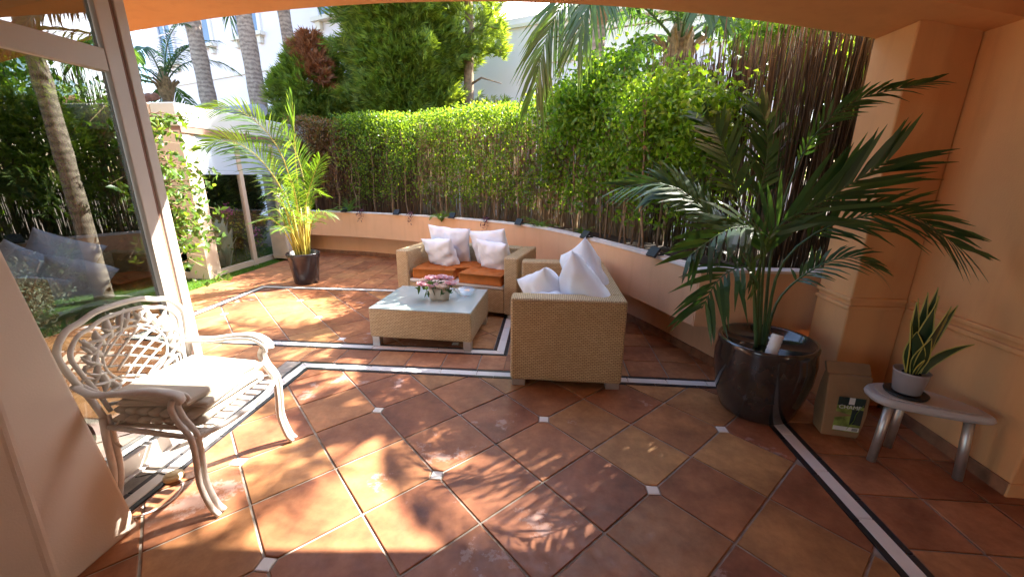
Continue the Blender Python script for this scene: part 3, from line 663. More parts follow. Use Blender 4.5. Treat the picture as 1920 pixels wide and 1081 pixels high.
# ================================================================== WHITE HOUSE BEHIND
ANG = math.atan2(-.37, .93)
house = thing('white_house', 'large white rendered house with string course and tall windows behind the trees', 'house', (-3, 12.0, -.06), ANG)
MB().box(-15.2, 1.6, 0, 8, 0, 8.9).build('wall', M['house'], house); MB().box(1.6, 8.6, .0, 8, 0, 5.28).build('wall', M['house'], house)
MB().box(-15.2, 3.1, -.05, -.002, 5.06, 5.13).build('string_course', M['trim'], house)
for q, (dz, dd) in enumerate(((0, .10), (.14, .18), (.26, .28))): MB().box(3.2, 8.6 + dd, -dd, -.002, 4.72 + dz, 4.84 + dz).build('cornice', M['trim'], house, bevel=.02)
MB().box(3.2, 8.6, -.06, -.002, 4.2, 4.70).build('frieze', M['trim'], house)
for s0, s1, z0, z1 in ((-8.75, -7.55, 6.25, 8.3), (-11.6, -10.4, 6.25, 8.3), (-13.9, -13.0, 5.9, 8.0), (-4.5, -3.4, 6.25, 8.3), ):
    f = MB(); f.box(s0 - .16, s0, -.07, -.002, z0, z1); f.box(s1, s1 + .16, -.07, -.002, z0, z1); f.box(s0 - .16, s1 + .16, -.07, -.002, z1 + .002, z1 + .18)
    wn = f.build('window', M['house'], house); MB().box(s0 + .002, s1 - .002, -.02, -.003, z0, z1 - .002).build('pane', M['winglass'], wn)
    sm = (s0 + s1) / 2; b = MB().box(sm - .03, sm + .03, -.05, -.021, z0, z1 - .002); b.box(s0 + .003, s1 - .003, -.046, -.0215, (z0 + z1) / 2 - .03, (z0 + z1) / 2 + .03); b.build('glazing_bar', M['house'], wn)
    sl = MB().box(s0 - .28, s1 + .28, -.20, -.002, z0 - .12, z0 - .002); sl.box(s0 - .15, s0 + .05, -.13, -.002, z0 - .34, z0 - .122); sl.box(s1 - .05, s1 + .15, -.13, -.002, z0 - .34, z0 - .122); sl.build('sill', M['trim'], wn)

# ================================================================== CONSERVATORY
cons = thing('conservatory', 'white and cream garden room with tall glass panels beside the lawn strip', 'conservatory', (-5.1, 5.48, -.03))
MB().box(-.30, 0, 0, .17, 0, 2.15).build('corner_post', M['cons_cream'], cons, bevel=.01)
bm_ = MB(); bm_.box(-.34, .03, -.03, 3.4, 2.20, 2.50); bm_.build('beam', M['cons_white'], cons, bevel=.02)
MB().box(-.30, .02, .01, 3.38, 2.12, 2.198).build('lintel', M['gasket'], cons)
MB().box(-3.6, -.345, -.03, .25, 2.152, 2.50).build('front_beam', M['cons_cream'], cons, bevel=.02)
for y in (.17, 1.0, 1.86, 2.7): MB().box(-.07, -.01, y, y + .085, .0, 2.118).build('post', M['cons_cream'], cons, bevel=.005)
for y0, y1 in ((.257, .998), (1.087, 1.858), (1.947, 2.698)):
    MB().box(-.062, -.015, y0, y1, .03, .12).build('bottom_rail', M['cons_cream'], cons); MB().box(-.062, -.015, y0, y1, 1.56, 1.62).build('top_rail', M['panel'], cons)
    MB().box(-.045, -.035, y0, y1, .122, 1.558).build('pane', M['clear_glass'], cons); MB().box(-.05, -.03, y0, y1, 1.622, 2.116).build('upper_panel', M['panel'], cons)
MB().box(-.9, -.302, .03, .09, 0, .12).build('bottom_rail', M['cons_cream'], cons); MB().box(-.9, -.302, .055, .065, .122, 1.2).build('pane', M['glass'], cons); MB().box(-3.6, -.302, .03, .09, 1.202, 2.15).build('front_panel', M['cons_cream'], cons); MB().box(-3.6, -.902, .03, .09, 0, 1.20).build('front_panel', M['cons_cream'], cons)
t = thing('agave', 'large grey green agave with pointed leaves behind the glass panel', 'agave', (-5.44, 6.22, -.03))
for j in range(17):
    a = j * 2.4; e = 87 - 1.1 * j; P = arch_path((0, 0, .05), a, .84 - .018 * j, e, 10, 5); d = np.array([-math.sin(a), math.cos(a), 0]); mb = MB(); vs = []
    for q, p in enumerate(P):
        wd = .12 * [.6, .9, 1.05, .85, .5, .02][q]; p = np.array(p); vs += [p - d * wd + [0, 0, wd * .35], p, p + d * wd + [0, 0, wd * .35]]
    mb.add(vs, [f for q in range(5) for f in ((3 * q, 3 * q + 1, 3 * q + 4, 3 * q + 3), (3 * q + 1, 3 * q + 2, 3 * q + 5, 3 * q + 4))]); o = mb.build('leaf', M['agave'], t, smooth=True)
for x, y, lb in ((-5.55, 6.0, 'pink flowering spray above the agave behind the glass'), (-5.6, 6.65, 'second pink flowering spray behind the glass beside the cream post'), (-5.6, 7.2, 'pink flowers low behind the farther glass panel')):
    z = .95 if y < 7 else .5; t = thing('flower_shrub', lb, 'flowers', (x, y, -.03)); MB().tube([(0, 0, 0), (.02, .03, z * .5), (0, 0, z)], .008, 6).build('stem', M['dkstem'], t)
    leaf_obj('blossom', npr.normal(size=(70, 3)) * .06 + [0, 0, z], .05, .04, M['magenta'], t)
    leaf_obj('foliage', npr.normal(size=(260, 3)) * [.2, .2, .22] + [0, 0, z * .75], .06, .03, M['hedge'], t)
ac = thing('air_conditioner', 'beige outdoor air conditioning unit between the glass room and planter', 'air conditioner', (-4.86, 7.05, 0), R_(-12))
MB().box(-.19, .19, -.16, .16, .03, .58).build('casing', M['ac'], ac, bevel=.012)
for i in range(15): MB().box(-.17 + .0235 * i, -.158 + .0235 * i, -.172, -.161, .07, .54).build('slat', M['ac'], ac)
for x in (-.14, .10): MB().box(x, x + .05, -.14, .14, -.006, .028).build('foot', M['dark'], ac)
vp = thing('vent_pipe', 'grey flanged ventilation pipe lying on the garden room roof', 'pipe', (-6.2, 7.6, 2.44), R_(-14))
MB().box(-.1, .9, -.08, .08, -.05, .05).build('cradle', M['duct'], vp); MB().tube([(-.2, 0, .20), (1.1, 0, .20)], .10, 18).build('tube', M['duct'], vp); MB().tube([(-.38, 0, .20), (-.2, 0, .20)], .17, 20).build('flange', M['duct'], vp, bevel=.01)
rt = thing('tiled_roof', 'small clay tiled roof seen behind the garden room', 'roof', (-10.8, 9.3, -.06)); MB().box(-1.0, 1.0, -.4, .8, 0, 2.9).build('wall', M['house'], rt)
mb = MB()
for i in range(13): mb.tube([(-1.05 + .17 * i, -.6, 2.95), (-1.05 + .17 * i, .8, 3.45)], .085, 8)
mb.build('roof_tiles', M['roof'], rt)

# ================================================================== GARDEN LEFT OF THE GLASS
t = thing('ficus_tree', 'young broad leaved tree beside the glass door frame on the lawn', 'tree', (-4.75, 4.35, -.03)); mb = MB(); tips = []
mb.tube([(0, 0, 0), (.05, .05, .7), (.02, .12, 1.5), (.1, .16, 2.2)], [.03, .026, .02, .01], 8)
for j in range(90):
    z = rnd.uniform(.35, 2.1); a = rnd.uniform(-1.2, 2.2); L = rnd.uniform(.3, .85) * (1.15 - .25 * z / 2); p1 = (.03 + L * .5 * math.cos(a), .08 + L * .5 * math.sin(a), z + L * .25); p2 = (.03 + L * math.cos(a), .08 + L * math.sin(a), z + L * rnd.uniform(-.05, .35))
    mb.tube([(.03, .08, z), p1, p2], [.009, .006, .003], 5)
    for q in range(16):
        f = rnd.uniform(.25, 1.1); tips.append([.03 + (p2[0] - .03) * f + rnd.gauss(0, .035), .08 + (p2[1] - .08) * f + rnd.gauss(0, .035), z + (p2[2] - z) * f + rnd.gauss(0, .035)])
mb.build('trunk', M['bark'], t); leaf_obj('crown', np.array(tips), .095, .05, M['youngleaf'], t, droop=.9)
palm('feather_palm', 'palm with pale leaning trunk seen through the glass door', -5.66, 4.45, 3.2, .095, .085, 12, 1.15, 8, el=(0, 70), lean=(.0, 0), LL=.4)
for i, (x, y, h) in enumerate(((-6.6, 4.9, 2.5), (-7.5, 4.5, 2.6), (-8.3, 3.9, 2.4), (-9.0, 3.1, 2.6), (-9.4, 2.2, 2.5), (-6.9, 6.3, 1.9), (-6.9, 7.2, 2.0), (-7.0, 8.2, 2.0))):
    conifer('hedge_conifer', 'dark conifer of the hedge seen through the glass door' if i < 5 else 'dark conifer standing behind the garden room glass panels', x, y, h, [(.1, .55), (1.0, .68), (1.9, .6), (h, .2)], 4000, .22, 'conifer_dark')['group'] = 'conifers behind the glass door' if i < 5 else 'conifers behind the garden room'
for x, y, r in ((-5.2, 3.2, .45), (-5.9, 3.75, .5), (-5.6, 2.5, .45), (-6.6, 3.1, .55), (-6.9, 2.2, .5)):
    bush('grey_shrub', 'low grey green shrub on the lawn seen through the glass door', 'shrub', (x, y, .42), (r, r, .42), 1500, .055, .018, M['shrub'], 5, 'grey shrubs behind the glass', -.03, .3)
bush('leafy_tree', 'sunlit leafy tree rising behind the conifers seen through the glass door', 'tree', (-8.9, 6.6, 3.1), (1.5, 1.0, 1.0), 3600, .12, .07, M['ficus'], 6, ground=-.06)

# ================================================================== FURNITURE
def pillow(name, w_, h_, t_, m_, label, cat, loc, rot, group=None, seed=0, n=26, corner=.08, wr=.007):
    rg = np.random.default_rng(seed); ph = rg.uniform(0, 6.28, 8); V = []; F = []
    for sgn in (1, -1):
        for i in range(n + 1):
            for j in range(n + 1):
                u, v = -1 + 2 * i / n, -1 + 2 * j / n
                bx = 1 - corner * (1 - v * v) * 1.0 * abs(u) ** 2 * 1.0; by = 1 - corner * (1 - u * u) * abs(v) ** 2
                bx = 1 - corner * (1 - v ** 2) if True else bx
                x = u * w_ / 2 * (1 - corner * (1 - v * v) * abs(u)); y = v * h_ / 2 * (1 - corner * (1 - u * u) * abs(v))
                d = max(0, (1 - abs(u) ** 2.4)) ** .45 * max(0, (1 - abs(v) ** 2.4)) ** .45
                wk = wr * (math.sin(5 * u + 3 * v + ph[0]) + math.sin(9 * v - 4 * u + ph[1]) * .7 + math.sin(13 * u * v + ph[2]) * .8 + math.sin(17 * (u + v) + ph[4]) * .35 + 1.2 * math.sin(8 * math.atan2(v, u) + ph[5]) * (u * u + v * v) * .8) * d ** .5
                V.append((x, y, sgn * (t_ / 2 * d * (1 + .15 * math.sin(2 * u + ph[3]))) + wk))
    K = (n + 1) ** 2
    for b, fl in ((0, 0), (K, 1)):
        for i in range(n):
            for j in range(n):
                a = b + i * (n + 1) + j; q = (a, a + n + 1, a + n + 2, a + 1); F.append(tuple(reversed(q)) if fl else q)
    me = bpy.data.meshes.new(name); me.from_pydata(V, [], F); me.materials.append(m_)
    import bmesh
    b_ = bmesh.new(); b_.from_mesh(me); bmesh.ops.remove_doubles(b_, verts=b_.verts, dist=.0004); b_.to_mesh(me); b_.free()
    me.polygons.foreach_set('use_smooth', [True] * len(me.polygons))
    o = bpy.data.objects.new(name, me); col.objects.link(o); o.location = loc; o.rotation_euler = rot
    return tag(o, label, cat, group)
def loveseat(label, loc, rz, W, D, arm=.16, H=.70):
    """faces -y; origin at the centre of the footprint"""
    t = thing('wicker_loveseat', label, 'sofa', loc, rz)
    MB().box(-W / 2 + arm + .002, W / 2 - arm - .002, D / 2 - arm, D / 2, .05, H - .002).build('backrest', M['wicker'], t, bevel=.022, uv=True)
    for s in (-1, 1):
        x0, x1 = (-W / 2, -W / 2 + arm) if s < 0 else (W / 2 - arm, W / 2)
        MB().box(x0, x1, -D / 2, D / 2, .05, H).build('arm', M['wicker'], t, bevel=.022, uv=True)
    MB().box(-W / 2 + arm + .002, W / 2 - arm - .002, -D / 2 + .01, D / 2 - arm - .002, .06, .33).build('seat_base', M['wicker'], t, bevel=.01, uv=True)
    MB().box(-W / 2 + arm + .006, W / 2 - arm - .006, -D / 2 + .005, D / 2 - arm - .006, .332, .37).build('seat_pad', M['pad'], t, bevel=.014)
    for x in (-W / 2 + .015, W / 2 - .115):
        for y in (-D / 2 + .012, D / 2 - .112): MB().box(x, x + .10, y, y + .10, .0, .049).build('foot', M['steel'], t, bevel=.004)
    return t
L1 = (-.945, 4.69, 0); r1 = R_(-13)
loveseat('woven wicker loveseat with orange seat cushions standing behind the coffee table', L1, r1, 1.50, .78)
L2 = (.165, 3.44, 0); r2 = R_(-90)
loveseat('woven wicker loveseat turned side on with its tall arm panel beside the coffee table', L2, r2, 1.42, .83)
def at1(x, y, z): c, s = math.cos(r1), math.sin(r1); return (L1[0] + x * c - y * s, L1[1] + x * s + y * c, z)
def tufted(label, loc, rz, s=.52, h=.11, seed=0):
    rg = random.Random(seed); mb = MB(); n = 20; V = []; F = []
    def hz(u, v, top):
        d = min(1, (1 - max(abs(u), abs(v))) * 6) ** .5; tf = 0
        for a in (-.5, .5):
            for b in (-.5, .5): tf += math.exp(-((u - a) ** 2 + (v - b) ** 2) / .02)
        return (h / 2 + .012 * d - .034 * tf + .005 * math.sin(9 * u + seed) * math.cos(8 * v)) * top
    for top in (1, -1):
        for i in range(n + 1):
            for j in range(n + 1):
                u, v = -1 + 2 * i / n, -1 + 2 * j / n; V.append((u * s / 2, v * s / 2, hz(u, v, top)))
    K = (n + 1) ** 2
    for b, fl in ((0, 0), (K, 1)):
        for i in range(n):
            for j in range(n):
                a = b + i * (n + 1) + j; q = (a, a + n + 1, a + n + 2, a + 1); F.append(tuple(reversed(q)) if fl else q)
    rim = [i * (n + 1) for i in range(n + 1)] + [n * (n + 1) + j for j in range(1, n + 1)] + [i * (n + 1) + n for i in range(n - 1, -1, -1)] + [j for j in range(n - 1, 0, -1)]
    m = len(rim); mid = len(V)
    for k_, q in enumerate(rim):
        x, y, _ = V[q]; l = math.hypot(x, y); e = 1 + (.02 + .012 * math.sin(k_ * 1.9)) ; V.append((x * e, y * e, 0))
    for k_ in range(m):
        a, b = rim[k_], rim[(k_ + 1) % m]; F.append((a, b, mid + (k_ + 1) % m, mid + k_)); F.append((mid + k_, mid + (k_ + 1) % m, K + b, K + a))
    t = thing('seat_cushion', label, 'cushion', loc, rz)
    c = mb.add(V, F).build('cover', M['orange'], t, smooth=True)
    for z in (-.052, .052):
        e = s / 2 + .003; pts = [(-e, -e, z), (e, -e, z), (e, e, z), (-e, e, z), (-e, -e, z)]; MB().tube(pts, .005, 6).build('piping', M['orange'], t)
    return t
tufted('orange tufted seat cushion under the pillows behind the flower vase', at1(-.33, -.08, .43), r1 + R_(7), .5, .11, 1)
tufted('orange tufted seat cushion leaning askew in the middle of the rear loveseat', at1(-.02, .0, .445), r1 + R_(22), .34, .10, 4)
tufted('orange tufted seat cushion at the arm end of the rear loveseat', at1(.31, -.13, .43), r1 + R_(-1), .50, .11, 2)
tufted('orange cushion edge showing beside the side loveseat pillows', (.06, 3.75, .43), R_(5), .46, .11, 3)
W1 = 'white pillow'
def stand(name, w_, th, label, x, y, z, lean, spin, tilt, seed, base=None):
    p = at1(x, y, z) if base is None else (x, y, z)
    o = pillow(name, w_ * 1.06, w_ * 1.06, th * 1.2, M['cotton'], label, 'pillow', p, (0, 0, 0), 'white pillows on the loveseats', seed)
    o.rotation_mode = 'QUATERNION'; o.rotation_quaternion = (Matrix.Rotation(spin + (r1 if base is None else 0), 3, 'Z') @ Matrix.Rotation(R_(90) - lean, 3, 'X') @ Matrix.Rotation(tilt, 3, 'Z')).to_quaternion(); return o
stand('pillow', .50, .16, 'large white pillow at the back of the rear loveseat behind the flowers', -.27, .08, .70, R_(-20), R_(6), R_(-5), 1)
stand('pillow', .40, .15, 'small white pillow in front of the larger one behind the flowers', -.31, -.09, .63, R_(-24), R_(-4), R_(4), 2)
stand('pillow', .48, .16, 'large white pillow at the arm end of the rear loveseat', .27, .09, .69, R_(-18), R_(-8), R_(7), 3)
stand('pillow', .40, .14, 'small white pillow propped on the arm end orange cushion', .36, -.07, .63, R_(-22), R_(-14), R_(-4), 4)
stand('pillow', .50, .19, 'tall white pillow standing on its corner in the side loveseat', .33, 3.42, .72, R_(-14), R_(-60), R_(28), 5, 1)
stand('pillow', .52, .22, 'plump white pillow against the back of the side loveseat', .30, 3.08, .65, R_(-22), R_(-62), R_(40), 6, 1)
stand('pillow', .46, .19, 'slouching white pillow at the open front of the side loveseat', .03, 3.28, .58, R_(-35), R_(-38), R_(30), 7, 1)
stand('pillow', .40, .15, 'low white pillow lying against the side loveseat arm panel', .12, 3.06, .53, R_(-52), R_(-40), R_(20), 8, 1)
# coffee table
ct = thing('coffee_table', 'low woven wicker coffee table with a glass top', 'table', (-1.11, 3.70, 0), R_(-3))
MB().box(-.48, .48, -.39, .39, .095, .366).build('body', M['wicker'], ct, bevel=.012, uv=True)
MB().box(-.476, .476, -.386, .386, .3665, .3745).build('glass_top', M['table_glass'], ct, bevel=.002)
for x in (-.47, .40):
    for y in (-.38, .31): MB().box(x, x + .07, y, y + .07, 0, .094).build('leg', M['steel'], ct, bevel=.004)
ZT = .375
vz = thing('vase', 'beige twin lobed vase holding silk peonies on the coffee table', 'vase', (-1.03, 3.66, ZT), R_(-3)); mb = MB()
pr = []
def vprof(k_):
    out = []
    for j in range(28):
        a = 2 * math.pi * j / 28; c, s = math.cos(a), math.sin(a); r = .055 * (1 + .28 * abs(c) ** 1.5) if False else .06
        x = c * .105 * k_; y = s * (.05 + .018 * math.cos(2 * a) * -1 * 0 + .014 * abs(c)) * k_; out.append((x, y * (1 - .18 * math.exp(-(x / .03) ** 2))))
    return out
vv = []; rings = ((.88, 0), (.95, .03), (1.0, .08), (1.0, .115), (.92, .115), (.85, .06))
for k_, z in rings: vv += [(x, y, z) for x, y in vprof(k_)]
mb.add(vv, [(i * 28 + j, i * 28 + (j + 1) % 28, (i + 1) * 28 + (j + 1) % 28, (i + 1) * 28 + j) for i in range(len(rings) - 1) for j in range(28)] + [tuple(reversed(range(28))), tuple(5 * 28 + j for j in range(28))]); mb.build('body', M['vase'], vz, smooth=True)
def peony(loc, r, m_, seed, label, sx=1):
    rg = np.random.default_rng(seed); V = []; F = []; t = thing('peony', label, 'flower', loc, 0, 'silk peonies in the vase')
    for q in range(22):
        a = q * 2.4; lay = (q / 22); op = .25 + lay * 1.15; rr = r * (.45 + .6 * lay); b = len(V)
        for i in range(5):
            for j in range(5):
                u, v = i / 4, -1 + 2 * j / 4; wd = rr * .62 * math.sin(math.pi * (.15 + .75 * u)) ; el = 1.45 - op * u * .95 + .25 * math.sin(6 * v + q) * u
                rad = rr * (.12 + .95 * u * math.sin(min(1.5, op))); z = rr * (.95 * u * math.cos(min(1.35, op * .8))) - rr * .1
                aa = a + v * .62 * (1 - .15 * u); V.append((rad * math.cos(aa), rad * math.sin(aa), z - abs(v) ** 2 * rr * .18 + rg.normal() * rr * .03))
        for i in range(4):
            for j in range(4): F.append((b + i * 5 + j, b + i * 5 + j + 1, b + (i + 1) * 5 + j + 1, b + (i + 1) * 5 + j))
    npmesh('petals', V, F, M[m_], t, True); MB().tube([(0, 0, 0), (-(loc[0] + 1.03) * .5, -(loc[1] - 3.66) * .5, -(loc[2] - ZT) * .8)], .004, 6).build('stem', M['dkstem'], t)
    leaf_obj('leaves', rg.normal(size=(5, 3)) * r * .5 + [0, 0, -r * .7], r * 1.3, r * .5, M['kentia'], t)
for k_, (dx, dy, dz, r, m_) in enumerate(((-.15, -.03, .15, .062, 'pink'), (-.055, -.07, .155, .064, 'pink'), (.045, -.075, .145, .056, 'creamp'), (.125, -.02, .165, .064, 'pink'), (-.09, .04, .195, .062, 'pink'), (.02, .02, .205, .066, 'pink'), (.08, .06, .19, .056, 'pink'), (-.16, .05, .165, .05, 'creamp'))):
    peony((-1.03 + dx, 3.66 + dy, ZT + dz), r, m_, 30 + k_, 'soft pink silk peony bloom in the beige vase' if m_ == 'pink' else 'cream silk peony bloom in the beige vase')
cb = thing('crystal_bowl', 'clear crystal bowl on the glass table beside the vase', 'bowl', (-.80, 3.78, ZT))
MB().lathe([(.055, 0), (.075, .02), (.10, .055), (.115, .075), (.105, .072), (.085, .04), (.05, .012)], 24, 0, (0, 0), lambda a: .07 * math.sin(8 * a)).build('bowl', M['crystal'], cb, smooth=True)

# --- cast metal armchair (faces +x)
ch = thing('metal_armchair', 'white cast metal armchair with ornate leafy lattice back by the glass door', 'chair', (-1.79, 1.69, 0), R_(-1))
def back(wy, z): return (-.235 - .13 * max(0, z - .42), wy, z)
def cr(P, n=8): return [tuple(p) for p in catmull(P, n)]
half = [(.0, .93), (.10, .925), (.175, .90), (.245, .875), (.30, .80), (.29, .70), (.255, .56), (.235, .44)]
out = [(-a, b) for a, b in reversed(half[1:])] + half
MB().tube(cr([back(a, b) for a, b in out]), .014, 8).build('back_frame', M['cast'], ch, smooth=True)
inn = [(a * .86, (b - .66) * .86 + .655) for a, b in out]
MB().tube(cr([back(a, b) for a, b in inn]), .010, 8).build('back_frame', M['cast'], ch, smooth=True)
lowr = [(-.20, .50), (-.12, .475), (0, .465), (.12, .475), (.20, .50)]; MB().tube(cr([back(a, b) for a, b in lowr]), .009, 8).build('lower_rail', M['cast'], ch, smooth=True)
cz, rx, rz_ = .675, .155, .135
MB().tube([back(rx * math.cos(a), cz + rz_ * math.sin(a)) for a in np.linspace(0, 2 * math.pi, 33)], .007, 6).build('oval_ring', M['cast'], ch, smooth=True)
for sg in (-1, 1):
    for k_ in range(-3, 4):
        pts = []
        for u in np.linspace(-1, 1, 15):
            x = u * .2; z = cz + sg * u * .115 + k_ * .055 + .035 * (1 - u * u)
            if (x / rx) ** 2 + ((z - cz) / rz_) ** 2 <= 1.02: p = back(x, z); pts.append((p[0] + .006 * sg, p[1], p[2]))
        if len(pts) > 2: MB().tube(pts, .0055, 6).build('lattice_bar', M['cast'], ch, smooth=True)
for k_ in range(40):
    a = 2 * math.pi * k_ / 40; x, z = (rx + .030) * math.cos(a), cz + (rz_ + .027) * math.sin(a); L = .085 + .02 * (k_ % 3); a2 = a + (.85 if k_ % 2 else -.85) * (1 if math.cos(a) > 0 else -1)
    dx, dz = math.cos(a2), math.sin(a2); P = []
    for u in np.linspace(-.35, .65, 7): P.append((back(x + dx * L * u - dz * .012 * math.sin(u * 4), z + dz * L * u + dx * .012 * math.sin(u * 4))))
    if abs(x + dx * L * .65) < .27 and .48 < z + dz * L * .65 < .9: MB().tube(P, [.004, .012, .017, .019, .016, .011, .004], 6, flat=.5).build('leaf_ornament', M['cast'], ch, smooth=True)
for sx in (-1, 1):
    for k_ in range(5):
        a = R_(25 + 35 * k_); MB().tube([back(sx * (.21 + .03 * math.cos(a) * u * 2), .62 + .05 * k_ + .035 * math.sin(a + u * 2)) for u in np.linspace(0, 1, 6)], [.006, .013, .016, .014, .010, .004], 6, flat=.5).build('leaf_ornament', M['cast'], ch, smooth=True)
for sy in (-1, 1):
    for d in (0, .032):
        e = sy * (.29 - d)
        MB().tube(cr([(-.232, sy * (.235 + (.02 - d) * .6), .46), (-.215, e * .93, .36), (-.225, e * .95, .18), (-.27, e, .0)]), [.0145] * 25, 8).build('rear_leg', M['cast'], ch, smooth=True)
        MB().tube(cr([(.205, e, .610), (.185, e, .565), (.20, e, .50), (.245, e, .42), (.245, e, .30), (.235, e, .17), (.262, e, .05), (.295, e, .004)]), .0125, 8).build('front_leg', M['cast'], ch, smooth=True)
    A = [(-.275, sy * .285, .64), (-.15, sy * .315, .625), (0, sy * .325, .645), (.13, sy * .31, .655), (.22, sy * .285, .63), (.235, sy * .275, .595)]
    MB().tube(cr(A), [.016 + .012 * min(1, i / 22) for i in range(41)], 10, flat=.5).build('armrest', M['cast'], ch, smooth=True)
    A2 = [(p[0], p[1] - sy * .03, p[2] - .012) for p in A]; MB().tube(cr(A2), .010, 8).build('armrest', M['cast'], ch, smooth=True)
    MB().tube([(-.235, sy * .25, .415), (.235, sy * .28, .415)], .012, 8).build('seat_rail', M['cast'], ch, smooth=True)
MB().tube(cr([(.24, -.275, .405), (.285, -.14, .40), (.295, 0, .40), (.285, .14, .40), (.24, .275, .405)]), .014, 8).build('seat_rail', M['cast'], ch, smooth=True)
MB().tube([(-.235, -.25, .415), (-.235, .25, .415)], .012, 8).build('seat_rail', M['cast'], ch, smooth=True)
for i in range(9):
    y = -.22 + .055 * i; MB().box(-.23, .265, y - .016, y + .016, .41, .418).build('seat_slat', M['cast'], ch, bevel=.003)
def cush(label, z, h, s, dx, dy, rz, m_, tuft=False, seed=0):
    o = pillow('chair_cushion', s, s, h * 1.5, m_, label, 'cushion', (-1.79 + dx, 1.69 + dy, z), (0, R_(1.5), rz), None, seed, 18, .015, .002); return o
def slab(label, z, h, s, dx, dy, rz, seed):
    t = thing('chair_cushion', label, 'cushion', (-1.79 + dx, 1.69 + dy, z), rz)
    b = MB().box(-s / 2, s / 2, -s / 2, s / 2, 0, h).build('cover', M['cream'], t, bevel=.014)
    MB().tube([(-s / 2 - .001, -s / 2 - .001, h / 2), (s / 2 + .001, -s / 2 - .001, h / 2), (s / 2 + .001, s / 2 + .001, h / 2), (-s / 2 - .001, s / 2 + .001, h / 2), (-s / 2 - .001, -s / 2 - .001, h / 2)], .003, 5).build('piping', M['cream'], t); return t
def quilted(label, z, s, rz, dx, seed):
    t = thing('chair_cushion', label, 'cushion', (-1.79 + dx, 1.69, z), rz); mb = MB(); k = 7
    for i in range(k):
        x = -s / 2 + s * (i + .5) / k; mb.tube([(x, -s / 2, .018), (x, -s / 4, .021), (x, 0, .018), (x, s / 4, .021), (x, s / 2, .018)], s / k / 2 * 1.03, 10, flat=.5)
    mb.build('cover', M['cream'], t, smooth=True)
    if seed: MB().tube([(-.18, -s / 2, .015), (-.2, -s / 2 - .03, -.01), (-.19, -s / 2 - .04, -.07), (-.17, -s / 2 - .035, -.1)], .006, 5).build('tie', M['cream'], t)
    return t
quilted('quilted cream pad at the bottom of the armchair cushion stack', .421, .44, R_(2), .0, 1); quilted('quilted cream pad second from the bottom of the armchair stack', .458, .43, R_(-3), .005, 0)
slab('flat cream cushion under the top one on the armchair', .496, .032, .43, .01, .02, R_(4), 1); slab('flat cream cushion on top of the armchair stack', .530, .036, .42, .0, .0, R_(-5), 2)
# foot switch with cord
fs = thing('foot_switch', 'round ivory foot switch with cord on the tiles under the armchair', 'switch', (-1.93, 1.60, 0))
MB().lathe([(.042, .001), (.046, .008), (.044, .02), (.036, .027), (.034, .024), (.03, .03), (.02, .033), (.002, .034)], 28).build('body', M['ivory'], fs, smooth=True)
MB().tube(cr([(.04, -.01, .006), (.10, -.05, .005), (.13, -.13, .005), (.10, -.21, .005), (.02, -.27, .005), (-.02, -.30, .005)]), .004, 6).build('cord', M['white_pl'], fs); MB().tube(cr([(-.04, .01, .006), (-.12, .02, .005), (-.2, -.02, .005)]), .003, 6).build('cord', M['dark'], fs)

# --- areca palm in black pot
ap = thing('areca_palm', 'bright yellow green areca palm growing in the small black pot', 'palm', (-3.52, 5.44, .0)); O = (-3.52, 5.44, 0)
pot = thing('plant_pot', 'small black plastic plant pot holding the areca palm', 'pot', O)
MB().lathe([(.15, 0), (.165, .02), (.205, .36), (.222, .40), (.228, .44), (.222, .455), (.208, .45), (.20, .38)], 40).build('body', M['plastic_pot'], pot, smooth=True); MB().lathe([(.199, .375), (.18, .395), (.02, .40)], 24).build('soil', M['char'], pot)
AF = [[(-3.51, 5.45, .39), (-3.43, 5.40, 1.52), (-3.39, 5.40, 2.00), (-3.35, 5.40, 2.48)],
 [(-3.53, 5.45, .39), (-3.50, 5.35, 1.45), (-3.60, 5.25, 1.98), (-3.91, 5.15, 2.31), (-4.29, 5.05, 2.31)],
 [(-3.52, 5.42, .40), (-3.57, 5.30, 1.24), (-3.79, 5.15, 1.78), (-4.07, 5.00, 1.95), (-4.31, 4.90, 1.83)],
 [(-3.48, 5.45, .40), (-3.40, 5.45, 1.08), (-3.19, 5.40, 1.52), (-3.04, 5.35, 1.72)],
 [(-3.48, 5.45, .40), (-3.46, 5.60, 1.15), (-3.59, 5.75, 1.74), (-3.83, 5.85, 2.18)],
 [(-3.50, 5.42, .40), (-3.51, 5.30, .88), (-3.59, 5.20, 1.17), (-3.67, 5.10, 1.21)],
 [(-3.47, 5.45, .40), (-3.30, 5.38, .87), (-3.10, 5.32, 1.05), (-2.95, 5.28, 1.0)],
 [(-3.46, 5.40, .41), (-3.35, 5.2, 1.03), (-3.28, 5.05, 1.45), (-3.3, 4.95, 1.5)]]
for k_ in range(13):
    a = rnd.uniform(0, 6.28); q = (-3.52 + .09 * math.cos(a), 5.44 + .09 * math.sin(a), .40); h = rnd.uniform(.45, 1.0); o_ = rnd.uniform(.12, .35)
    AF.append([q, (q[0] + .3 * o_ * math.cos(a), q[1] + .3 * o_ * math.sin(a), .4 + h * .6), (q[0] + .8 * o_ * math.cos(a), q[1] + .8 * o_ * math.sin(a), .4 + h), (q[0] + 1.5 * o_ * math.cos(a), q[1] + 1.5 * o_ * math.sin(a), .38 + h)])
for k_, P in enumerate(AF):
    sp = k_ == 0; big = k_ < 5
    frond('frond', [(p[0] - O[0], p[1] - O[1], p[2]) for p in P], ap, M['areca'], M['arecastem'], 26 if sp else (50 if big else 18), .34 if sp else (.46 if big else .26), .018 if big else .012, .011, .72 if sp else (.42 if big else .5), 14 if sp else 52, 0 if sp else .32, .1 if sp else .2, .5, 300 + k_, (.2, -.8, .55) if k_ in (1, 2, 4) else (0, 0, 1))
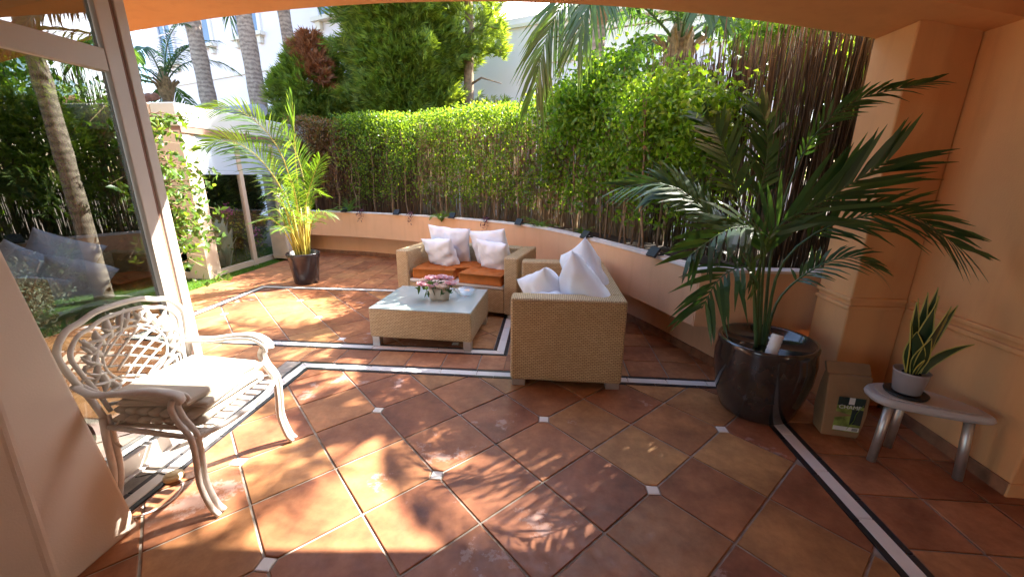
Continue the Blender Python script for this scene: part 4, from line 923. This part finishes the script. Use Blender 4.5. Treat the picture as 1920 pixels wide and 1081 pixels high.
for k_ in range(9):
    a = k_ * .7; MB().tube([(.08 * math.cos(a), .08 * math.sin(a), .38), (.11 * math.cos(a), .11 * math.sin(a), .75), (.15 * math.cos(a), .15 * math.sin(a), 1.1)], [.016, .013, .008], 7).build('cane', M['arecastem'], ap, smooth=True)
# --- kentia palm in big glazed pot
KO = (1.47, 2.60, 0)
pot = thing('plant_pot', 'large dark brown glazed pot holding the broad potted palm', 'pot', KO)
MB().lathe([(.21, 0), (.225, .015), (.265, .14), (.292, .28), (.298, .40), (.288, .475), (.292, .505), (.285, .52), (.262, .515), (.255, .47)], 56, 0, (0, 0), lambda a: .006 * math.sin(3 * a + 1)).build('body', M['glaze'], pot, smooth=True)
MB().lathe([(.256, .44), (.20, .455), (.02, .46)], 28).build('soil', M['char'], pot)
kp = thing('kentia_palm', 'dark green feathery palm growing in the large glazed pot', 'palm', KO)
KF = [[(1.43, 2.60, .46), (1.34, 2.55, 1.01), (1.33, 2.50, 1.24), (1.53, 2.42, 1.42), (1.78, 2.38, 1.63)],
 [(1.41, 2.60, .46), (1.29, 2.65, 1.05), (1.07, 2.75, 1.29), (.79, 2.80, 1.49), (.49, 2.85, 1.47)],
 [(1.46, 2.62, .46), (1.43, 2.66, 1.16), (1.49, 2.62, 1.70), (1.65, 2.55, 1.94), (1.95, 2.45, 2.02)],
 [(1.46, 2.60, .46), (1.44, 2.55, 1.01), (1.64, 2.48, 1.28), (1.92, 2.35, 1.35), (2.14, 2.25, 1.19)],
 [(1.40, 2.58, .46), (1.30, 2.50, .95), (1.21, 2.40, 1.23), (1.00, 2.30, 1.27), (.76, 2.20, 1.13)],
 [(1.39, 2.56, .46), (1.30, 2.50, .81), (1.18, 2.42, 1.03), (1.00, 2.34, .98), (.90, 2.28, .81)],
 [(1.47, 2.62, .46), (1.53, 2.66, .77), (1.68, 2.62, .99), (1.82, 2.55, 1.08), (1.94, 2.50, 1.03)]]
KF8 = [[(1.60, 3.42, .79), (1.56, 3.38, 1.15), (1.467, 3.42, 1.50), (1.32, 3.46, 1.83), (1.19, 3.50, 2.0)], [(1.60, 3.42, .79), (1.62, 3.40, 1.2), (1.68, 3.42, 1.6), (1.66, 3.46, 1.9), (1.60, 3.5, 2.05)], [(1.60, 3.42, .79), (1.45, 3.5, 1.1), (1.25, 3.6, 1.35), (1.05, 3.7, 1.45), (.9, 3.75, 1.4)]]
KP = [(30, .46, .030, .45), (26, .34, .022, .5), (24, .17, .018, .62), (28, .32, .022, .5), (22, .34, .028, .45), (20, .34, .026, .38), (18, .26, .020, .5)]
for k_, (P, (n_, L_, W_, st)) in enumerate(zip(KF, KP)):
    frond('frond', [(p[0] - KO[0], p[1] - KO[1], p[2]) for p in P], kp, M['kentia'], M['dkstem'], n_, L_, W_, .010, st, (42, 50, 40, 46, 58, 55, 50)[k_], (.08, .22, .2, .22, .2, .35, .3)[k_], .12, .4, 500 + k_, ((-.25, -.85, .45), (.2, -.6, .75), (.2, -.7, .6), (-.1, -.7, .7), (0, -.5, .85), (0, -.5, .85), (0, -.4, .9))[k_])
fp = thing('planter_palm', 'dark broad leaved palm growing in the planter by the column', 'palm', (1.60, 3.42, .79))
for k_, P in enumerate(KF8): frond('frond', [(p[0] - 1.6, p[1] - 3.42, p[2] - .79) for p in P], fp, M['kentia'], M['dkstem'], 22, .36, .036, .010, .45, 46, .15, .1, .45, 560 + k_, (-.1, -.9, .4))
bt = thing('plastic_tube', 'white ribbed plastic tube stuck in the large glazed pot', 'tube', (1.40, 2.42, .44)); q = MB().lathe([(.028, 0)] + [(.032 + .003 * (i % 2), .012 * i) for i in range(1, 15)] + [(.030, .17)], 24).build('tube', M['white_pl'], bt, smooth=True); q.rotation_euler = (R_(-8), R_(14), 0)
# big pale leaves near the column top of planter
t = thing('broad_leaf_plant', 'plant with broad pale shining leaves beside the column', 'plant', (1.72, 3.55, .79)); mb = MB(); mb.tube([(0, 0, 0), (.05, -.02, .6), (.15, -.03, 1.1)], [.014, .01, .006], 6); mb.build('stem', M['dkstem'], t)
for k_, (x, y, z, a, ln) in enumerate(((.20, -.05, 1.2, 2.6, .17), (.12, -.08, 1.08, 2.9, .16), (.26, .0, 1.28, 1.9, .16), (.16, -.1, .98, 3.3, .13))):
    mb = MB(); vs = []
    for i in range(6):
        u = i / 5; wd = ln * .26 * math.sin(math.pi * (.08 + .9 * u)); c, s = math.cos(a), math.sin(a); px, py, pz = x + c * ln * u, y - .06 * u, z + s * ln * u * .25 + .05 * math.sin(3 * u) - .03 * u
        vs += [(px, py - wd * .5, pz + wd * .75), (px, py, pz), (px, py + wd * .5, pz - wd * .75)]
    mb.add(vs, [f for i in range(5) for f in ((3 * i, 3 * i + 1, 3 * i + 4, 3 * i + 3), (3 * i + 1, 3 * i + 2, 3 * i + 5, 3 * i + 4))]); mb.build('leaf', M['whitep'], t, smooth=True)
# --- compost bag
bg_ = thing('compost_bag', 'folded kraft paper compost bag with printed green label against the wall', 'bag', (1.84, 2.36, 0), R_(-10)); mb = MB()
for z, hx, hy in ((0, .095, .055), (.02, .10, .062), (.16, .112, .066), (.30, .115, .05), (.37, .115, .034), (.40, .114, .03)): mb.v += [(-hx, -hy, z), (hx, -hy * .95, z), (hx * .98, hy, z), (-hx, hy * 1.02, z)]
mb.f = [(i * 4 + j, i * 4 + (j + 1) % 4, (i + 1) * 4 + (j + 1) % 4, (i + 1) * 4 + j) for i in range(5) for j in range(4)] + [(3, 2, 1, 0), (20, 21, 22, 23)]; mb.m = [0] * len(mb.f); mb.build('sack', M['paper'], bg_, bevel=.008)
o = MB().box(-.116, .116, -.012, .012, 0, .075).build('folded_top', M['paper'], bg_, bevel=.005); o.location = (0, .0, .395); o.rotation_euler = (R_(-35), 0, R_(2))
o = MB().box(-.05, .088, -.0008, .0008, .05, .275).build('label_sheet', M['lab_green'], bg_); o.location = (0, -.0685, 0); o.rotation_euler = (R_(-2), 0, 0)
for x0, x1, z0, z1, m_ in ((-.05, .088, .222, .275, 'lab_dark'), (.005, .034, .232, .275, 'lab_white'), (-.048, .086, .056, .082, 'lab_white'), (.03, .088, .10, .20, 'lab_dark')):
    q = MB().box(x0, x1, -.0022 if m_ != 'lab_white' else -.003, -.001, z0, z1).build('label_print', M[m_], bg_); q.location = (0, -.0685, 0); q.rotation_euler = (R_(-2), 0, 0)
for k_ in range(6):
    q = MB().box(.05 + .005 * k_, .0525 + .005 * k_, -.0042, -.0032, .06, .078).build('bar_mark', M['lab_dark'], bg_); q.location = (0, -.0685, 0); q.rotation_euler = (R_(-2), 0, 0)
cu = bpy.data.curves.new('lettering', 'FONT'); cu.body = 'CHAMP'; cu.size = .034; cu.extrude = .0004; to = bpy.data.objects.new('lettering', cu); to.location = (-.046, -.0725, .206); to.rotation_euler = (R_(88), 0, 0); link(to)
bpy.context.view_layer.update(); tm = bpy.data.meshes.new_from_object(to.evaluated_get(bpy.context.evaluated_depsgraph_get())); tm.materials.clear(); tm.materials.append(M['lab_white'])
t2_ = bpy.data.objects.new('printed_lettering', tm); t2_.location = to.location; t2_.rotation_euler = to.rotation_euler; link(t2_, bg_); bpy.data.objects.remove(to)
MB().tube(cr([(.02, -.074, .07), (.045, -.074, .13), (.05, -.074, .18), (.075, -.074, .24)]), .004, 6, flat=.3).build('printed_leaf', M['fern'], bg_)
# --- side table with sansevieria
st = thing('side_table', 'small taupe plastic side table with curved triangular top on metal legs', 'table', (2.035, 2.13, 0))
poly = [(-.215, .02), (-.19, .10), (-.11, .145), (.0, .13), (.13, .05), (.215, -.09), (.222, -.165), (.19, -.19), (.05, -.155), (-.12, -.09), (-.20, -.04)]
poly = [tuple(p) for p in catmull(poly + [poly[0]], 5)[:-1]]; mb = MB(); n_ = len(poly)
for sc_, z in ((.93, .352), (1.0, .36), (1.03, .375), (1.0, .392), (.95, .398)): mb.v += [(x * sc_, y * sc_, z) for x, y in poly]
mb.f = [(i * n_ + j, i * n_ + (j + 1) % n_, (i + 1) * n_ + (j + 1) % n_, (i + 1) * n_ + j) for i in range(4) for j in range(n_)] + [tuple(reversed(range(n_)))]; mb.m = [0] * len(mb.f)
A_ = sum(poly[j][0] * poly[(j + 1) % n_][1] - poly[(j + 1) % n_][0] * poly[j][1] for j in range(n_))
mb.f.append(tuple(4 * n_ + j for j in range(n_))); mb.m.append(0); mb.build('rim', M['grey_pl'], st, smooth=False)
mb = MB(); mb.prism([(x * .84, y * .84) for x, y in poly], .399, .402); mb.build('table_top', M['taupe'], st)
for x, y in ((-.15, -.03), (.16, -.13), (.02, .09)): MB().tube([(x, y, .352), (x * 1.12, y * 1.15, 0)], .021, 16).build('leg', M['steel'], st, smooth=True)
sz = .403; SO = (1.985, 2.145, sz)
pt = thing('plant_pot', 'grey ceramic pot on a black saucer on the side table', 'pot', SO); MB().lathe([(.075, 0), (.092, .004), (.096, .014), (.088, .014), (.07, .007)], 36).build('saucer', M['dark'], pt, smooth=True); MB().lathe([(.056, .0145), (.06, .018), (.075, .13), (.078, .14), (.074, .141), (.07, .125)], 40).build('body', M['grey_pot'], pt, smooth=True); MB().lathe([(.07, .122), (.01, .128)], 24).build('soil', M['char'], pt)
sn = thing('sansevieria', 'snake plant with yellow edged sword leaves in the grey pot', 'plant', SO)
SL = [(-.10, -.02, .24, .030), (-.05, .03, .30, .026), (-.06, -.03, .19, .042), (.0, .04, .34, .022), (.015, 0, .29, .032), (.05, .05, .36, .026), (.065, -.03, .30, .046), (.11, .02, .26, .034), (.16, .04, .29, .022), (.24, -.02, .22, .024), (.0, -.05, .17, .036), (-.02, .06, .31, .018), (.04, .02, .33, .02), (-.01, -.06, .08, .016)]
for k_, (dx, dy, h, wd) in enumerate(SL):
    mb = MB(); mg = MB(); vs = []; es = []; fa = rnd.uniform(-.5, .5); cx, sx = math.cos(fa), math.sin(fa)
    for i in range(9):
        u = i / 8; ww = wd * [.55, .75, .95, 1.05, 1.0, .85, .62, .34, .02][i]; bx, by = dx * .22 + dx * .78 * u ** 1.5, dy * .3 + dy * .7 * u ** 1.5; bz = .125 + h * 1.3 * u - (.10 * u * u if k_ == 9 else 0); tw = .35 * math.sin(2.4 * u + k_)
        ex, ey = math.cos(fa + tw), math.sin(fa + tw)
        vs += [(bx - ex * ww, by - ey * ww, bz), (bx + ey * ww * .25, by - ex * ww * .25 + .004, bz), (bx + ex * ww, by + ey * ww, bz)]; es.append(((bx - ex * ww, by - ey * ww, bz), (bx + ex * ww, by + ey * ww, bz)))
    lf = mb.add(vs, [f for i in range(8) for f in ((3 * i, 3 * i + 1, 3 * i + 4, 3 * i + 3), (3 * i + 1, 3 * i + 2, 3 * i + 5, 3 * i + 4))]).build('leaf', M['sans'], sn, smooth=True)
    for s_ in (0, 1): mg.tube([e[s_] for e in es], [.0028] * 8 + [.001], 5)
    mg.build('leaf_margin', M['sansedge'], lf)
